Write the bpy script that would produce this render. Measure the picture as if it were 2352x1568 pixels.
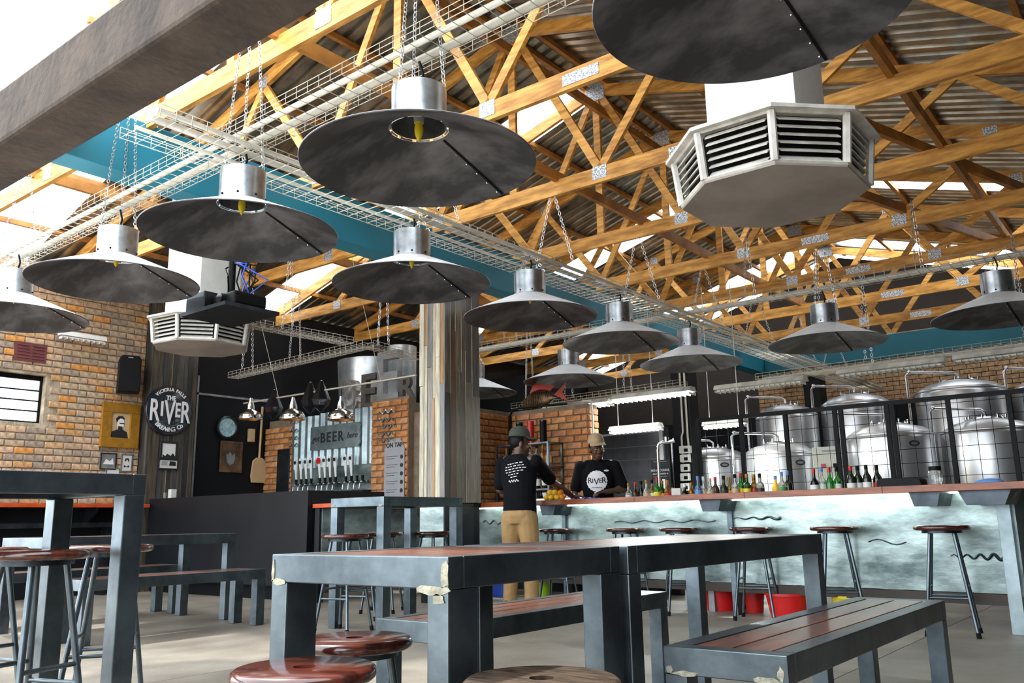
import bpy, math, random
from math import sin, cos, pi, radians, sqrt, atan2
from mathutils import Vector, Matrix, Euler
for o in list(bpy.data.objects): bpy.data.objects.remove(o)
S = bpy.context.scene
COL = S.collection
# ---------------------------------------------------------------- camera
F, PX, PY, CZ = 1966.0, 1176.0, 784.0, 0.82
cd = bpy.data.cameras.new('camera'); cam = bpy.data.objects.new('camera', cd); COL.objects.link(cam)
cd.sensor_width = 36; cd.lens = 36*F/2352; cd.clip_start = .02; cd.clip_end = 200
cam.location = (0, 0, CZ)
cam.rotation_euler = (radians(101.89), radians(.96), radians(38.28))
S.camera = cam
# ---------------------------------------------------------------- sky, sun, exposure
W = bpy.data.worlds.new('world'); S.world = W; W.use_nodes = True
wn = W.node_tree.nodes; wl = W.node_tree.links
bg = wn['Background']; bg.inputs[0].default_value = (.86, .93, 1, 1); bg.inputs[1].default_value = 2.6
sd = bpy.data.lights.new('sun', 'SUN'); sun = bpy.data.objects.new('sun', sd); COL.objects.link(sun)
sd.energy = 4.0; sd.angle = radians(3.0); sd.color = (1, .95, .86)
sun.rotation_euler = Vector((-.50, .06, .85)).to_track_quat('Z', 'Y').to_euler()
S.view_settings.view_transform = 'Standard'; S.view_settings.look = 'None'
S.view_settings.gamma = 1; S.view_settings.use_curve_mapping = False
S.view_settings.exposure = 1.3
# ---------------------------------------------------------------- pixel helpers (frame 2352 x 1568)
RM = cam.rotation_euler.to_matrix()
CP = Vector((0, 0, CZ))
def ray(x, y): return RM @ Vector(((x-PX)/F, -(y-PY)/F, -1))
def atz(x, y, z):
    d = ray(x, y); return CP + d*((z-CZ)/d.z)
def aty(x, y, Y):
    d = ray(x, y); return CP + d*(Y/d.y)
def atx(x, y, X):
    d = ray(x, y); return CP + d*(X/d.x)
def atd(x, y, D): return CP + ray(x, y)*D
# ---------------------------------------------------------------- materials
MATS = {}
def nd(nt, t, **kw):
    n = nt.nodes.new(t)
    for k, v in kw.items(): setattr(n, k, v)
    return n
def mat(name, col, rough=.5, metal=0., var=.12, scale=6., bump=0., bscale=40., stretch=(1, 1, 1), rnd=None, col2=None,
        spec=None, emit=None, estr=0., alpha=1., trans=0., detail=4., contrast=(.35, .65), coat=0.):
    m = bpy.data.materials.new(name); m.use_nodes = True; nt = m.node_tree
    b = nt.nodes['Principled BSDF']
    b.inputs['Roughness'].default_value = rough; b.inputs['Metallic'].default_value = metal
    if spec is not None: b.inputs['Specular IOR Level'].default_value = spec
    if coat: b.inputs['Coat Weight'].default_value = coat; b.inputs['Coat Roughness'].default_value = .12
    tc = nd(nt, 'ShaderNodeTexCoord'); mp = nd(nt, 'ShaderNodeMapping'); mp.inputs['Scale'].default_value = stretch
    nt.links.new(tc.outputs['Object'], mp.inputs['Vector'])
    if var > 0 or col2 or rnd:
        no = nd(nt, 'ShaderNodeTexNoise'); no.inputs['Scale'].default_value = scale; no.inputs['Detail'].default_value = detail
        no.inputs['Roughness'].default_value = .6
        nt.links.new(mp.outputs[0], no.inputs['Vector'])
        cr = nd(nt, 'ShaderNodeValToRGB'); e = cr.color_ramp.elements
        e[0].position, e[1].position = contrast
        a = [max(0, c*(1-var)) for c in col[:3]]; c2 = col2 if col2 else [min(1, c*(1+var)) for c in col[:3]]
        e[0].color = (*a, 1); e[1].color = (*c2[:3], 1)
        nt.links.new(no.outputs['Fac'], cr.inputs[0]); out = cr.outputs[0]
        if rnd:
            oi = nd(nt, 'ShaderNodeObjectInfo'); rr = nd(nt, 'ShaderNodeValToRGB'); rr.color_ramp.interpolation = 'CONSTANT'
            el = rr.color_ramp.elements
            while len(el) < len(rnd): el.new(.5)
            for i, c in enumerate(rnd): el[i].position = i/len(rnd); el[i].color = (*c, 1)
            nt.links.new(oi.outputs['Random'], rr.inputs[0])
            mx = nd(nt, 'ShaderNodeMix', data_type='RGBA', blend_type='MULTIPLY'); mx.inputs[0].default_value = 1
            nt.links.new(rr.outputs[0], mx.inputs[6]); nt.links.new(out, mx.inputs[7]); out = mx.outputs[2]
        nt.links.new(out, b.inputs['Base Color'])
    else: b.inputs['Base Color'].default_value = (*col[:3], 1)
    if bump > 0:
        n2 = nd(nt, 'ShaderNodeTexNoise'); n2.inputs['Scale'].default_value = bscale; n2.inputs['Detail'].default_value = 5
        nt.links.new(mp.outputs[0], n2.inputs['Vector'])
        bp = nd(nt, 'ShaderNodeBump'); bp.inputs['Strength'].default_value = bump; bp.inputs['Distance'].default_value = .02
        nt.links.new(n2.outputs['Fac'], bp.inputs['Height']); nt.links.new(bp.outputs[0], b.inputs['Normal'])
    if emit: b.inputs['Emission Color'].default_value = (*emit, 1); b.inputs['Emission Strength'].default_value = estr
    if alpha < 1: b.inputs['Alpha'].default_value = alpha
    if trans: b.inputs['Transmission Weight'].default_value = trans
    MATS[name] = m; return m
M = MATS
mat('pine', (.60, .25, .035), .55, var=.3, scale=3, stretch=(1, 6, 6), col2=(.92, .47, .10), bump=.1)
mat('pine_dark', (.40, .16, .03), .6, var=.3, scale=3, col2=(.6, .27, .06))
mat('galv_roof', (.30, .285, .235), .30, .85, var=.3, scale=3, col2=(.48, .46, .39))
mat('plate', (.40, .41, .42), .4, .7, var=.35, scale=70, col2=(.75, .77, .8), detail=1, contrast=(.45, .55), bump=.4, bscale=70)
mat('blue_paint', (.016, .23, .34), .5, var=.06, scale=1.5)
mat('brown_plaster', (.038, .025, .017), .9, var=.3, scale=2.5, col2=(.062, .043, .03), bump=.7, bscale=14)
mat('dark_paint', (.0055, .0065, .0085), .5, var=.25, scale=2, spec=.25)
mat('dark_brown', (.035, .026, .02), .7)
mat('concrete', (.155, .128, .098), .5, var=.22, scale=1.1, col2=(.30, .262, .21), detail=8, bump=.12, bscale=30, contrast=(.3, .7))
mat('steel_black', (.085, .108, .125), .34, .9, var=.2, scale=4, col2=(.15, .185, .205), detail=6, bump=.04, bscale=25)
mat('steel_dark', (.05, .06, .07), .38, .9, var=.3)
mat('weld', (.26, .245, .18), .85, var=.3, scale=40, bump=.5)
mat('slat', (.085, .026, .014), .3, var=.4, scale=4, stretch=(6, 1, 6), col2=(.16, .05, .026), coat=.12, bump=.03)
mat('seat_wood', (.038, .009, .006), .18, var=.3, scale=7, stretch=(1, 4, 1), col2=(.085, .02, .012), coat=.4)
mat('seat_worn', (.016, .010, .006), .75, spec=.15, var=.5, scale=14, stretch=(1, 5, 1), col2=(.055, .034, .02), bump=.3, bscale=30)
mat('shade_in', (.07, .073, .082), .48, .3, var=.3, scale=2.6, col2=(.24, .245, .27), detail=10, contrast=(.42, .78), stretch=(1, 1.8, 1))
mat('shade_out', (.82, .83, .84), .5, .05, var=.1)  # near-white: skylight falling on the dish tops is put into the colour
mat('collar', (.36, .38, .40), .30, .9, var=.3, scale=5, col2=(.55, .58, .6))
mat('chrome', (.75, .77, .8), .12, 1., var=0)
mat('wire', (.56, .53, .44), .4, .55, var=.1)
mat('chain', (.62, .62, .62), .35, .8, var=.1)
mat('pipe', (.62, .60, .52), .5, var=.1)
mat('bulb', (.72, .55, .01), .35, var=.05)
mat('white', (.75, .75, .72), .5, var=.05)
mat('white_dirty', (.52, .50, .45), .5, var=.15, scale=8, col2=(.72, .70, .64))
mat('cooler_base', (.30, .265, .23), .6, var=.14, scale=1.6, col2=(.40, .36, .32))
mat('black', (.004, .004, .0045), .5, var=0, spec=.15)
mat('black_gloss', (.01, .01, .012), .12, var=0)
mat('rubber', (.005, .005, .005), .85, var=0, spec=.2)
BR = [(.66, .38, .17), (.72, .46, .25), (.60, .43, .28), (.55, .44, .31), (.72, .50, .33), (.42, .34, .27), (.78, .36, .10), (.62, .47, .32), (.48, .36, .25), (.58, .45, .30)]
mat('brick_old', (.62, .6, .58), .9, var=.25, scale=14, col2=(.95, .9, .85), rnd=BR, bump=.5, bscale=60)
mat('mortar_old', (.30, .235, .16), .95, var=.3, scale=6, col2=(.50, .41, .29), bump=.6, bscale=40)
mat('brick_new', (.62, .58, .55), .85, var=.2, scale=16, col2=(.95, .9, .85), rnd=[(.58, .24, .075), (.66, .30, .10), (.52, .22, .08), (.72, .36, .15), (.60, .30, .14)], bump=.4, bscale=50)
mat('mortar', (.20, .15, .10), .95, var=.2, scale=9)
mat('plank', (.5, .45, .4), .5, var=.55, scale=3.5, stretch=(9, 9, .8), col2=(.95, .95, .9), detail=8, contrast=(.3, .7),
    rnd=[(.16, .15, .125), (.05, .048, .045), (.22, .19, .13), (.15, .075, .03), (.09, .095, .095), (.035, .035, .04), (.25, .22, .17), (.18, .10, .05)], coat=.3, bump=.15)  # column's side face: its shade is put into these darker tones
mat('plank_lit', (.5, .45, .4), .5, var=.45, scale=3.5, stretch=(9, 9, .8), col2=(.95, .95, .9), detail=8, contrast=(.25, .7),
    rnd=[(.62, .58, .46), (.30, .29, .27), (.74, .70, .58), (.42, .22, .08), (.55, .53, .47), (.20, .20, .20), (.70, .64, .48)], coat=.3, bump=.15)  # column's front face: daylight on it is put into these paler tones
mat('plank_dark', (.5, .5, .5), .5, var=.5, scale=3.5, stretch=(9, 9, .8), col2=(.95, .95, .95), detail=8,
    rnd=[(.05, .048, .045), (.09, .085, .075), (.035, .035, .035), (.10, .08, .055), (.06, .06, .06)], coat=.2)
mat('galv', (.11, .155, .155), .36, .6, var=.35, scale=2.2, col2=(.40, .49, .475), detail=9, contrast=(.32, .68), bump=.25, bscale=5, stretch=(1, 1, 2.2))
mat('corr', (.20, .26, .275), .40, .7, var=.2, scale=3, col2=(.34, .41, .43))
mat('bar_wood', (.16, .036, .010), .4, var=.3, scale=3, stretch=(1, 8, 8), col2=(.33, .09, .026), coat=.1)
mat('red_wood', (.45, .06, .012), .3, var=.2, coat=.4)
mat('inox', (.66, .67, .68), .30, .85, var=.08, scale=2, stretch=(1, 1, .1))
mat('gold_frame', (.33, .155, .012), .4, .2, var=.2, scale=9)
mat('dial_blue', (.30, .48, .52), .5, var=.4, scale=12)
mat('light_edge', (.45, .36, .22), .6, var=.3)
mat('steel_bright', (.55, .60, .62), .34, .8, var=.25, scale=3, col2=(.8, .84, .86))
mat('paper', (.62, .60, .56), .7, var=.05)
mat('tile', (.014, .015, .018), .2, var=.15)
mat('grout', (.16, .16, .17), .9, var=0)
mat('skin', (.10, .05, .03), .42, var=.12, scale=9)
mat('lips', (.12, .045, .035), .4, var=0)
mat('shirt', (.004, .004, .0055), .9, spec=.15, var=.2, scale=12, bump=.15, bscale=9)
mat('khaki', (.36, .22, .09), .85, var=.15, scale=8, bump=.35, bscale=7)
mat('cap_green', (.05, .058, .042), .85, var=.15)
mat('cap_tan', (.42, .30, .17), .85, var=.15)
mat('print_white', (.72, .72, .72), .7, var=0)
mat('print_black', (.012, .012, .014), .6, var=0)
mat('navy_gloss', (.012, .016, .026), .18, var=0, coat=.6)
mat('teal_print', (.03, .12, .14), .5, var=0)
mat('blue_plastic', (.02, .09, .55), .35, var=.05)
mat('red_plastic', (.55, .01, .01), .35, var=.05)
mat('green_plastic', (.30, .50, .01), .35, var=.05)
mat('yellow_plastic', (.60, .50, .01), .35, var=.05)
mat('cloth_blue', (.03, .06, .26), .9, var=.3, scale=25)
mat('lemon', (.75, .45, .01), .45, var=.15)
mat('lime', (.22, .42, .02), .45, var=.1)
mat('orange', (.75, .26, .01), .45, var=.1)
mat('louvre_red', (.13, .032, .032), .6, var=.15)
mat('tube_lit', (.9, .9, .9), .4, var=0, emit=(.95, 1, .97), estr=9)
mat('led', (.9, .9, .9), .4, var=0, emit=(.86, 1, .95), estr=4)
mat('brass_in', (.55, .27, .07), .35, .6, var=.1)
mat('letter_dark', (.10, .09, .08), .5, .4, var=.2)
mat('letter_grey', (.33, .34, .35), .4, .6, var=.2)
mat('letter_silver', (.7, .7, .7), .25, .9, var=.3, scale=12, bump=.6, bscale=14)
mat('fish_scrap', (.16, .10, .05), .4, .7, var=.5, scale=20)
mat('fish_red', (.42, .035, .02), .5, var=.2)
mat('leather', (.09, .045, .025), .4, .2, var=.35, scale=5, col2=(.20, .11, .05))
mat('panel_cream', (.60, .60, .50), .5, var=.04)
mat('grey_plastic', (.30, .31, .32), .5, var=.05)
def glassmat(name, col, rough=.05):
    m = mat(name, col, rough, var=0, trans=.85); return m
for n, c in (('g_clear', (.85, .9, .88)), ('g_green', (.06, .22, .05)), ('g_dark', (.03, .05, .02)), ('g_brown', (.16, .06, .01)), ('g_amber', (.55, .26, .03)), ('g_blue', (.25, .5, .75)), ('g_black', (.01, .01, .01)), ('g_bright', (.05, .45, .05))): glassmat(n, c)
for n, c in (('lab_white', (.7, .7, .66)), ('lab_yellow', (.75, .55, .02)), ('lab_red', (.5, .02, .02)), ('lab_black', (.02, .02, .02)), ('lab_orange', (.8, .42, .01)), ('lab_tan', (.55, .38, .2)), ('lab_blue', (.1, .25, .55)), ('lab_green', (.06, .28, .06))): mat(n, c, .5, var=.05)
# clear roof sheet: lets daylight through and scatters it
def skymat():
    m = bpy.data.materials.new('clear_sheet'); m.use_nodes = True; nt = m.node_tree; nt.nodes.clear()
    o = nd(nt, 'ShaderNodeOutputMaterial'); a = nd(nt, 'ShaderNodeBsdfTranslucent'); t = nd(nt, 'ShaderNodeBsdfTransparent'); mx = nd(nt, 'ShaderNodeMixShader')
    a.inputs[0].default_value = (.95, .97, 1, 1); t.inputs[0].default_value = (.9, .93, .95, 1); mx.inputs[0].default_value = .45
    nt.links.new(t.outputs[0], mx.inputs[1]); nt.links.new(a.outputs[0], mx.inputs[2]); nt.links.new(mx.outputs[0], o.inputs[0])
    MATS['clear_sheet'] = m
skymat()
# ---------------------------------------------------------------- mesh builder
def perp(d):
    d = d.normalized(); a = Vector((0, 0, 1)) if abs(d.z) < .9 else Vector((1, 0, 0))
    u = d.cross(a).normalized(); return u, d.cross(u).normalized()
class MB:
    def __init__(s): s.v = []; s.f = []
    def add(s, vs, fs):
        n = len(s.v); s.v += [Vector(p) for p in vs]; s.f += [tuple(n+i for i in q) for q in fs]; return s
    def box(s, lo, hi):
        x0, y0, z0 = lo; x1, y1, z1 = hi
        return s.add([(x0, y0, z0), (x1, y0, z0), (x1, y1, z0), (x0, y1, z0), (x0, y0, z1), (x1, y0, z1), (x1, y1, z1), (x0, y1, z1)],
                     [(3, 2, 1, 0), (4, 5, 6, 7), (0, 1, 5, 4), (1, 2, 6, 5), (2, 3, 7, 6), (3, 0, 4, 7)])
    def bc(s, c, sz): return s.box([c[i]-sz[i]/2 for i in range(3)], [c[i]+sz[i]/2 for i in range(3)])
    def beam(s, p, q, w, h, up=(0, 0, 1)):       # w sideways, h along up
        p, q = Vector(p), Vector(q); d = (q-p).normalized(); up = Vector(up)
        sd_ = d.cross(up).normalized(); u = sd_.cross(d).normalized(); a = sd_*w/2; b = u*h/2
        return s.add([p-a-b, p+a-b, p+a+b, p-a+b, q-a-b, q+a-b, q+a+b, q-a+b], [(0, 1, 2, 3), (7, 6, 5, 4), (0, 4, 5, 1), (1, 5, 6, 2), (2, 6, 7, 3), (3, 7, 4, 0)])
    def cyl(s, p, q, r0, r1=None, n=12, caps=True):
        p, q = Vector(p), Vector(q); r1 = r0 if r1 is None else r1; u, w = perp(q-p)
        vs = [p+(u*cos(2*pi*i/n)+w*sin(2*pi*i/n))*r0 for i in range(n)]+[q+(u*cos(2*pi*i/n)+w*sin(2*pi*i/n))*r1 for i in range(n)]
        fs = [(i, (i+1) % n, n+(i+1) % n, n+i) for i in range(n)]
        if caps: fs += [tuple(range(n-1, -1, -1)), tuple(range(n, 2*n))]
        return s.add(vs, fs)
    def tube(s, pts, r, n=6, caps=True, closed=False):
        pts = [Vector(p) for p in pts]; k = len(pts); rs = r if isinstance(r, (list, tuple)) else [r]*k
        vs = []; u = None
        for i, p in enumerate(pts):
            if closed: d = pts[(i+1) % k]-pts[i-1]
            else: d = pts[min(i+1, k-1)]-pts[max(i-1, 0)]
            d.normalize()
            if u is None: u, w = perp(d)
            else:
                u = (u-d*u.dot(d))
                if u.length < 1e-6: u, w = perp(d)
                u.normalize(); w = d.cross(u)
            vs += [p+(u*cos(2*pi*j/n)+w*sin(2*pi*j/n))*rs[i] for j in range(n)]
        fs = []
        for i in range(k if closed else k-1):
            a, b = i*n, ((i+1) % k)*n
            fs += [(a+j, a+(j+1) % n, b+(j+1) % n, b+j) for j in range(n)]
        if caps and not closed: fs += [tuple(range(n-1, -1, -1)), tuple(range((k-1)*n, k*n))]
        return s.add(vs, fs)
    def lathe(s, prof, n=24, c=(0, 0, 0), cap=True):     # prof: (r, z)
        c = Vector(c); k = len(prof); vs = []
        for r, z in prof: vs += [c+Vector((r*cos(2*pi*j/n), r*sin(2*pi*j/n), z)) for j in range(n)]
        fs = [(i*n+j, i*n+(j+1) % n, (i+1)*n+(j+1) % n, (i+1)*n+j) for i in range(k-1) for j in range(n)]
        if cap:
            if prof[0][0] > 1e-5: fs.append(tuple(range(n-1, -1, -1)))
            if prof[-1][0] > 1e-5: fs.append(tuple(range((k-1)*n, k*n)))
        return s.add(vs, fs)
    def prism(s, poly, o, ux, uy, t):                    # poly in (ux,uy) plane at o, thickness vector t
        o, ux, uy, t = Vector(o), Vector(ux), Vector(uy), Vector(t); n = len(poly)
        a = [o+ux*x+uy*y for x, y in poly]; vs = a+[p+t for p in a]
        return s.add(vs, [tuple(range(n-1, -1, -1)), tuple(range(n, 2*n))]+[(i, (i+1) % n, n+(i+1) % n, n+i) for i in range(n)])
    def ball(s, c, r, nu=10, nv=7, sc=(1, 1, 1)):
        c = Vector(c); prof = [(r*sin(pi*i/nv), -r*cos(pi*i/nv)) for i in range(nv+1)]
        b = MB().lathe(prof, nu, cap=False); return s.add([c+Vector((p.x*sc[0], p.y*sc[1], p.z*sc[2])) for p in b.v], b.f)
    def xf(s, m):
        s.v = [m @ p for p in s.v]; return s
    def join(s, o): return s.add(o.v, o.f)
    def mesh(s, name, m, off=Vector((0, 0, 0)), smooth=None):
        me = bpy.data.meshes.new(name); me.from_pydata([tuple(p-off) for p in s.v], [], s.f)
        if m: me.materials.append(MATS[m] if isinstance(m, str) else m)
        if smooth is not None:
            me.polygons.foreach_set('use_smooth', [True]*len(me.polygons)); me.set_sharp_from_angle(angle=radians(smooth))
        me.update(); return me
    def build(s, name, m, parent=None, smooth=None, bevel=0, local=False):
        off = Vector((0, 0, 0)) if local else wloc(parent)
        o = bpy.data.objects.new(name, s.mesh(name, m, off, smooth)); COL.objects.link(o)
        if parent: o.parent = parent
        if bevel: b = o.modifiers.new('bevel', 'BEVEL'); b.width = bevel; b.segments = 2; b.limit_method = 'ANGLE'
        return o
def wloc(o):
    v = Vector((0, 0, 0))
    while o: v = v+Vector(o.location); o = o.parent
    return v
def tag(o, label, cat, group=None):
    o['label'] = label; o['category'] = cat
    if group: o['group'] = group
    return o
def thing(name, label, cat, loc=(0, 0, 0), group=None, rz=0):
    o = bpy.data.objects.new(name, None); COL.objects.link(o); o.location = loc; o.rotation_euler[2] = rz; o.empty_display_size = .1
    return tag(o, label, cat, group)
def solo(b, name, m, label, cat, group=None, smooth=None, bevel=0, origin=None):
    """a thing that is one mesh: origin at its base"""
    if origin is None:
        xs = [p.x for p in b.v]; ys = [p.y for p in b.v]; origin = Vector(((min(xs)+max(xs))/2, (min(ys)+max(ys))/2, min(p.z for p in b.v)))
    o = bpy.data.objects.new(name, b.mesh(name, m, Vector(origin), smooth)); COL.objects.link(o); o.location = origin
    if bevel: q = o.modifiers.new('bevel', 'BEVEL'); q.width = bevel; q.segments = 2; q.limit_method = 'ANGLE'
    return tag(o, label, cat, group)
def struct(o, kind='structure', label=None):
    o['kind'] = kind
    if label: o['label'] = label
    return o
def sroot(name, label=None, loc=(0, 0, 0)):
    o = bpy.data.objects.new(name, None); COL.objects.link(o); o.location = loc; o['kind'] = 'structure'
    if label: o['label'] = label
    return o
def copy_tree(o, parent=None):
    c = o.copy(); COL.objects.link(c); c.parent = parent
    for ch in KIDS.get(o.name) or [k for k in o.children]: copy_tree(ch, c)
    return c
KIDS = {}
def dup(o, loc, rz=0, label=None, group=None):
    c = copy_tree(o); c.location = loc; c.rotation_euler = (0, 0, rz)
    if label: c['label'] = label
    if group: c['group'] = group
    return c
def text(s, size, ext=.004, off=0., shear=0., align='CENTER', spacing=1.):
    """lettering as an MB lying in the XY plane, centred"""
    cu = bpy.data.curves.new('t', 'FONT'); cu.body = s; cu.size = size; cu.extrude = ext; cu.offset = off; cu.shear = shear
    cu.align_x = align; cu.align_y = 'CENTER'; cu.space_character = spacing; cu.resolution_u = 3
    o = bpy.data.objects.new('t', cu); COL.objects.link(o)
    me = bpy.data.meshes.new_from_object(o.evaluated_get(bpy.context.evaluated_depsgraph_get()))
    b = MB().add([v.co.copy() for v in me.vertices], [tuple(p.vertices) for p in me.polygons])
    bpy.data.objects.remove(o); bpy.data.curves.remove(cu); bpy.data.meshes.remove(me); return b
def basis(o, ux, uy):
    ux = Vector(ux).normalized(); uy = Vector(uy).normalized(); uz = ux.cross(uy)
    m = Matrix(((ux.x, uy.x, uz.x), (ux.y, uy.y, uz.y), (ux.z, uy.z, uz.z))).to_4x4(); m.translation = Vector(o); return m
RND = random.Random(7)
# ================================================================ STRUCTURE
floor = struct(MB().box((-30, -30, -.1), (30, 30, -.008)).build('floor', 'concrete'), label='polished grey-beige concrete floor in large slabs')
sm = MB().box((-1.497, -1.497, -.0081), (1.497, 1.497, 0)).mesh('floor_slab', 'concrete')
for i in range(8):
    for k in range(9):
        o = bpy.data.objects.new('floor_slab', sm); COL.objects.link(o); o.parent = floor; o.location = (-15.1+3*i, -5.6+3*k, 0)
XR, ZR, SL = -5.1, 5.98, .292                       # ridge line and slope (rafter centre line)
XL, XRT = -11.35, 1.5
Y0, Y1 = 2.45, 17.4
def zr(x): return ZR-SL*abs(x-XR)
# ---- roof: ribbed sheets and purlins
ceil = sroot('ceiling', 'gabled roof of ribbed metal sheets on timber purlins')
def sheet(sgn, length):
    b = MB(); prof = []
    for k in range(4):
        for dy, dz in ((0, 0), (.075, 0), (.09, .038), (.135, .038), (.15, 0)): prof.append((k*.17+dy, dz))
    prof.append((.68, 0)); n = len(prof); vs = []; rows = 2
    for r in range(rows):
        x = length*r/(rows-1)
        vs += [(sgn*x, y, z-SL*x) for y, z in prof]
    b.add(vs, [(i, i+1, n+i+1, n+i) for i in range(n-1)]); return b
for sgn, ln in ((-1, XR-XL+.35), (1, XRT-XR+.35)):
    me = sheet(sgn, ln).mesh('roof_sheet', 'galv_roof'); mc = sheet(sgn, ln).mesh('clear_sheet', 'clear_sheet')
    for i in range(22):
        clear = i in ((0, 1, 2, 8, 14, 20) if sgn < 0 else (14, 20))  # the right-slope clear sheets are added to bring light to the tanks
        o = bpy.data.objects.new('clear_sheet' if clear else 'roof_sheet', mc if clear else me); COL.objects.link(o); o.parent = ceil
        o.location = (XR, Y0+.68*i, ZR+.135)
for x in [XR-.14, XR+.14]+[XR+s*d for s in (-1, 1) for d in (1.2, 2.3, 3.4, 4.5, 5.6)]:
    b = MB().box((-.025, Y0+.75, -.03), (.025, Y1, .03)); o = b.build('purlin', 'pine_dark', ceil, local=True); o.location = (x, 0, zr(x)+.10)
MB().prism([(-.3, -.085), (0, .003), (.3, -.085), (.3, -.075), (0, .013), (-.3, -.075)], (XR, Y0, ZR+.20), (1, 0, 0), (0, 0, 1), (0, Y1-Y0, 0)).build('ridge_cap', 'galv_roof', ceil)
# ---- beams
struct(MB().box((-14, 2.2, 3.5), (6, 2.6, 3.95)).build('trim_1', 'brown_plaster', bevel=.03), label='rough brown plastered front beam')
struct(MB().box((-6.5, 2.6, 3.55), (-6.24, 16.2, 4.02)).build('trim_2', 'blue_paint', bevel=.01), label='long teal painted beam')
struct(MB().box((-6.24, 15.9, 3.56), (3, 16.16, 3.98)).build('trim_3', 'blue_paint', bevel=.01), label='teal painted cross beam above the tanks')
struct(MB().box((-6.5, 16.2, 3.5), (-6.24, 17.4, 4.0)).build('trim_4', 'dark_brown'), label='dark end of the long beam')
# ---- brick helper: bricks as parts of a wall
BM = {}
def bricks(root, o, ux, n, u0, u1, z0, z1, m, course=.086, bl=.235, joint=.012, depth=.022, skip=None, jit=.004, limit=300):
    """o corner, ux along the wall, n outward normal"""
    ux, n = Vector(ux), Vector(n); rest = MB(); cnt = 0; r = RND
    row = 0; z = z0
    while z+course-joint <= z1+.001:
        u = u0-(bl/2 if row % 2 else 0)
        while u < u1-.02:
            a, b = max(u, u0), min(u+bl-joint, u1)
            if b-a > .03 and not (skip and skip(a, b, z, z+course)):
                d = depth+r.uniform(-jit, jit); h = course-joint
                if cnt < limit:
                    k = (round(b-a, 2), m, tuple(ux))
                    if k not in BM:
                        w = k[0]; e = .006
                        q = MB(); P = [(-w/2, -h/2), (w/2, -h/2), (w/2, h/2), (-w/2, h/2)]; Q = [(-w/2+e, -h/2+e), (w/2-e, -h/2+e), (w/2-e, h/2-e), (-w/2+e, h/2-e)]
                        vs = [ux*x+Vector((0, 0, y)) for x, y in P]+[ux*x+Vector((0, 0, y))+n*.016 for x, y in P]+[ux*x+Vector((0, 0, y))+n*.024 for x, y in Q]
                        q.add(vs, [(i, (i+1) % 4, 4+(i+1) % 4, 4+i) for i in range(4)]+[(4+i, 4+(i+1) % 4, 8+(i+1) % 4, 8+i) for i in range(4)]+[(8, 9, 10, 11)])
                        BM[k] = q.mesh('brick', m)
                    ob = bpy.data.objects.new('brick', BM[k]); COL.objects.link(ob); ob.parent = root
                    ob.location = Vector(o)+ux*(a+b)/2+Vector((0, 0, z+h/2))+n*(d-.024)-wloc(root)
                    ob.rotation_euler = (r.uniform(-.012, .012), r.uniform(-.012, .012), r.uniform(-.012, .012)) if jit > .003 else (0, 0, 0)
                    cnt += 1
                else:
                    p = Vector(o)+ux*a+Vector((0, 0, z)); 
                    rest.prism([(0, 0), (b-a, 0), (b-a, h), (0, h)], p, ux, (0, 0, 1), n*d)
            u += bl
        z += course; row += 1
    if rest.v: struct(rest.build('brickwork', m, root), 'stuff')
# ---- left wall with window
XW = -11.3
wall_left = sroot('wall_left', 'old exposed brick wall with patchy mortar', (XW, 2.5, 0))
WY0, WY1, WZ0, WZ1 = 4.22, 4.80, 2.13, 2.74
for lo, hi in (((XW-.28, 2.5, 1.12), (XW, WY0, 4.2)), ((XW-.28, WY1, 1.12), (XW, 8.2, 4.2)), ((XW-.28, WY0, 1.12), (XW, WY1, WZ0)), ((XW-.28, WY0, WZ1), (XW, WY1, 4.2))):
    MB().box(lo, hi).build('brick_backing', 'mortar_old', wall_left)
MB().box((XW-.28, 2.5, 0), (XW+.03, 6.1, 1.12)).build('dado', 'dark_paint', wall_left)
MB().box((XW-.28, 6.1, 0), (XW+.012, 8.2, 4.2)).build('black_panel', 'dark_paint', wall_left)
MB().box((XW-.28, 8.2, 0), (XW, 17.5, 4.2)).build('plain_panel', 'dark_paint', wall_left)
MB().box((XW+.012, 6.9, 1.0), (XW+.03, 6.93, 3.0)).box((XW+.012, 6.9, 2.72), (XW+.03, 8.2, 2.75)).build('panel_strip', 'letter_grey', wall_left)
wskip = lambda a, b, z0, z1: (b+2.5 > WY0-.01 and a+2.5 < WY1+.01 and z1 > WZ0 and z0 < WZ1) or (a+2.5 < 4.0)
bricks(wall_left, (XW, 2.5, 0), (0, 1, 0), (1, 0, 0), 0, 3.58, 1.14, 3.72, 'brick_old', skip=wskip)
bricks(wall_left, (XW, 2.5, 0), (0, 1, 0), (1, 0, 0), 0, 1.5, 1.14, 3.72, 'brick_old', limit=0)
bricks(wall_left, (XW, 2.5, 0), (0, 1, 0), (1, 0, 0), 1.5, 3.58, 3.72, 4.15, 'brick_old', limit=0)
win = sroot('window_1', 'small steel window of four panes in the brick wall', (XW-.12, (WY0+WY1)/2, WZ0))
f = .03
MB().box((XW-.14, WY0, WZ0), (XW-.1, WY0+f, WZ1)).box((XW-.14, WY1-f, WZ0), (XW-.1, WY1, WZ1)).box((XW-.14, WY0+f, WZ0), (XW-.1, WY1-f, WZ0+f)).box((XW-.14, WY0+f, WZ1-.06), (XW-.1, WY1-f, WZ1)).build('window_frame', 'black', win)
ph = (WZ1-.06-WZ0-f)/4
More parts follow.
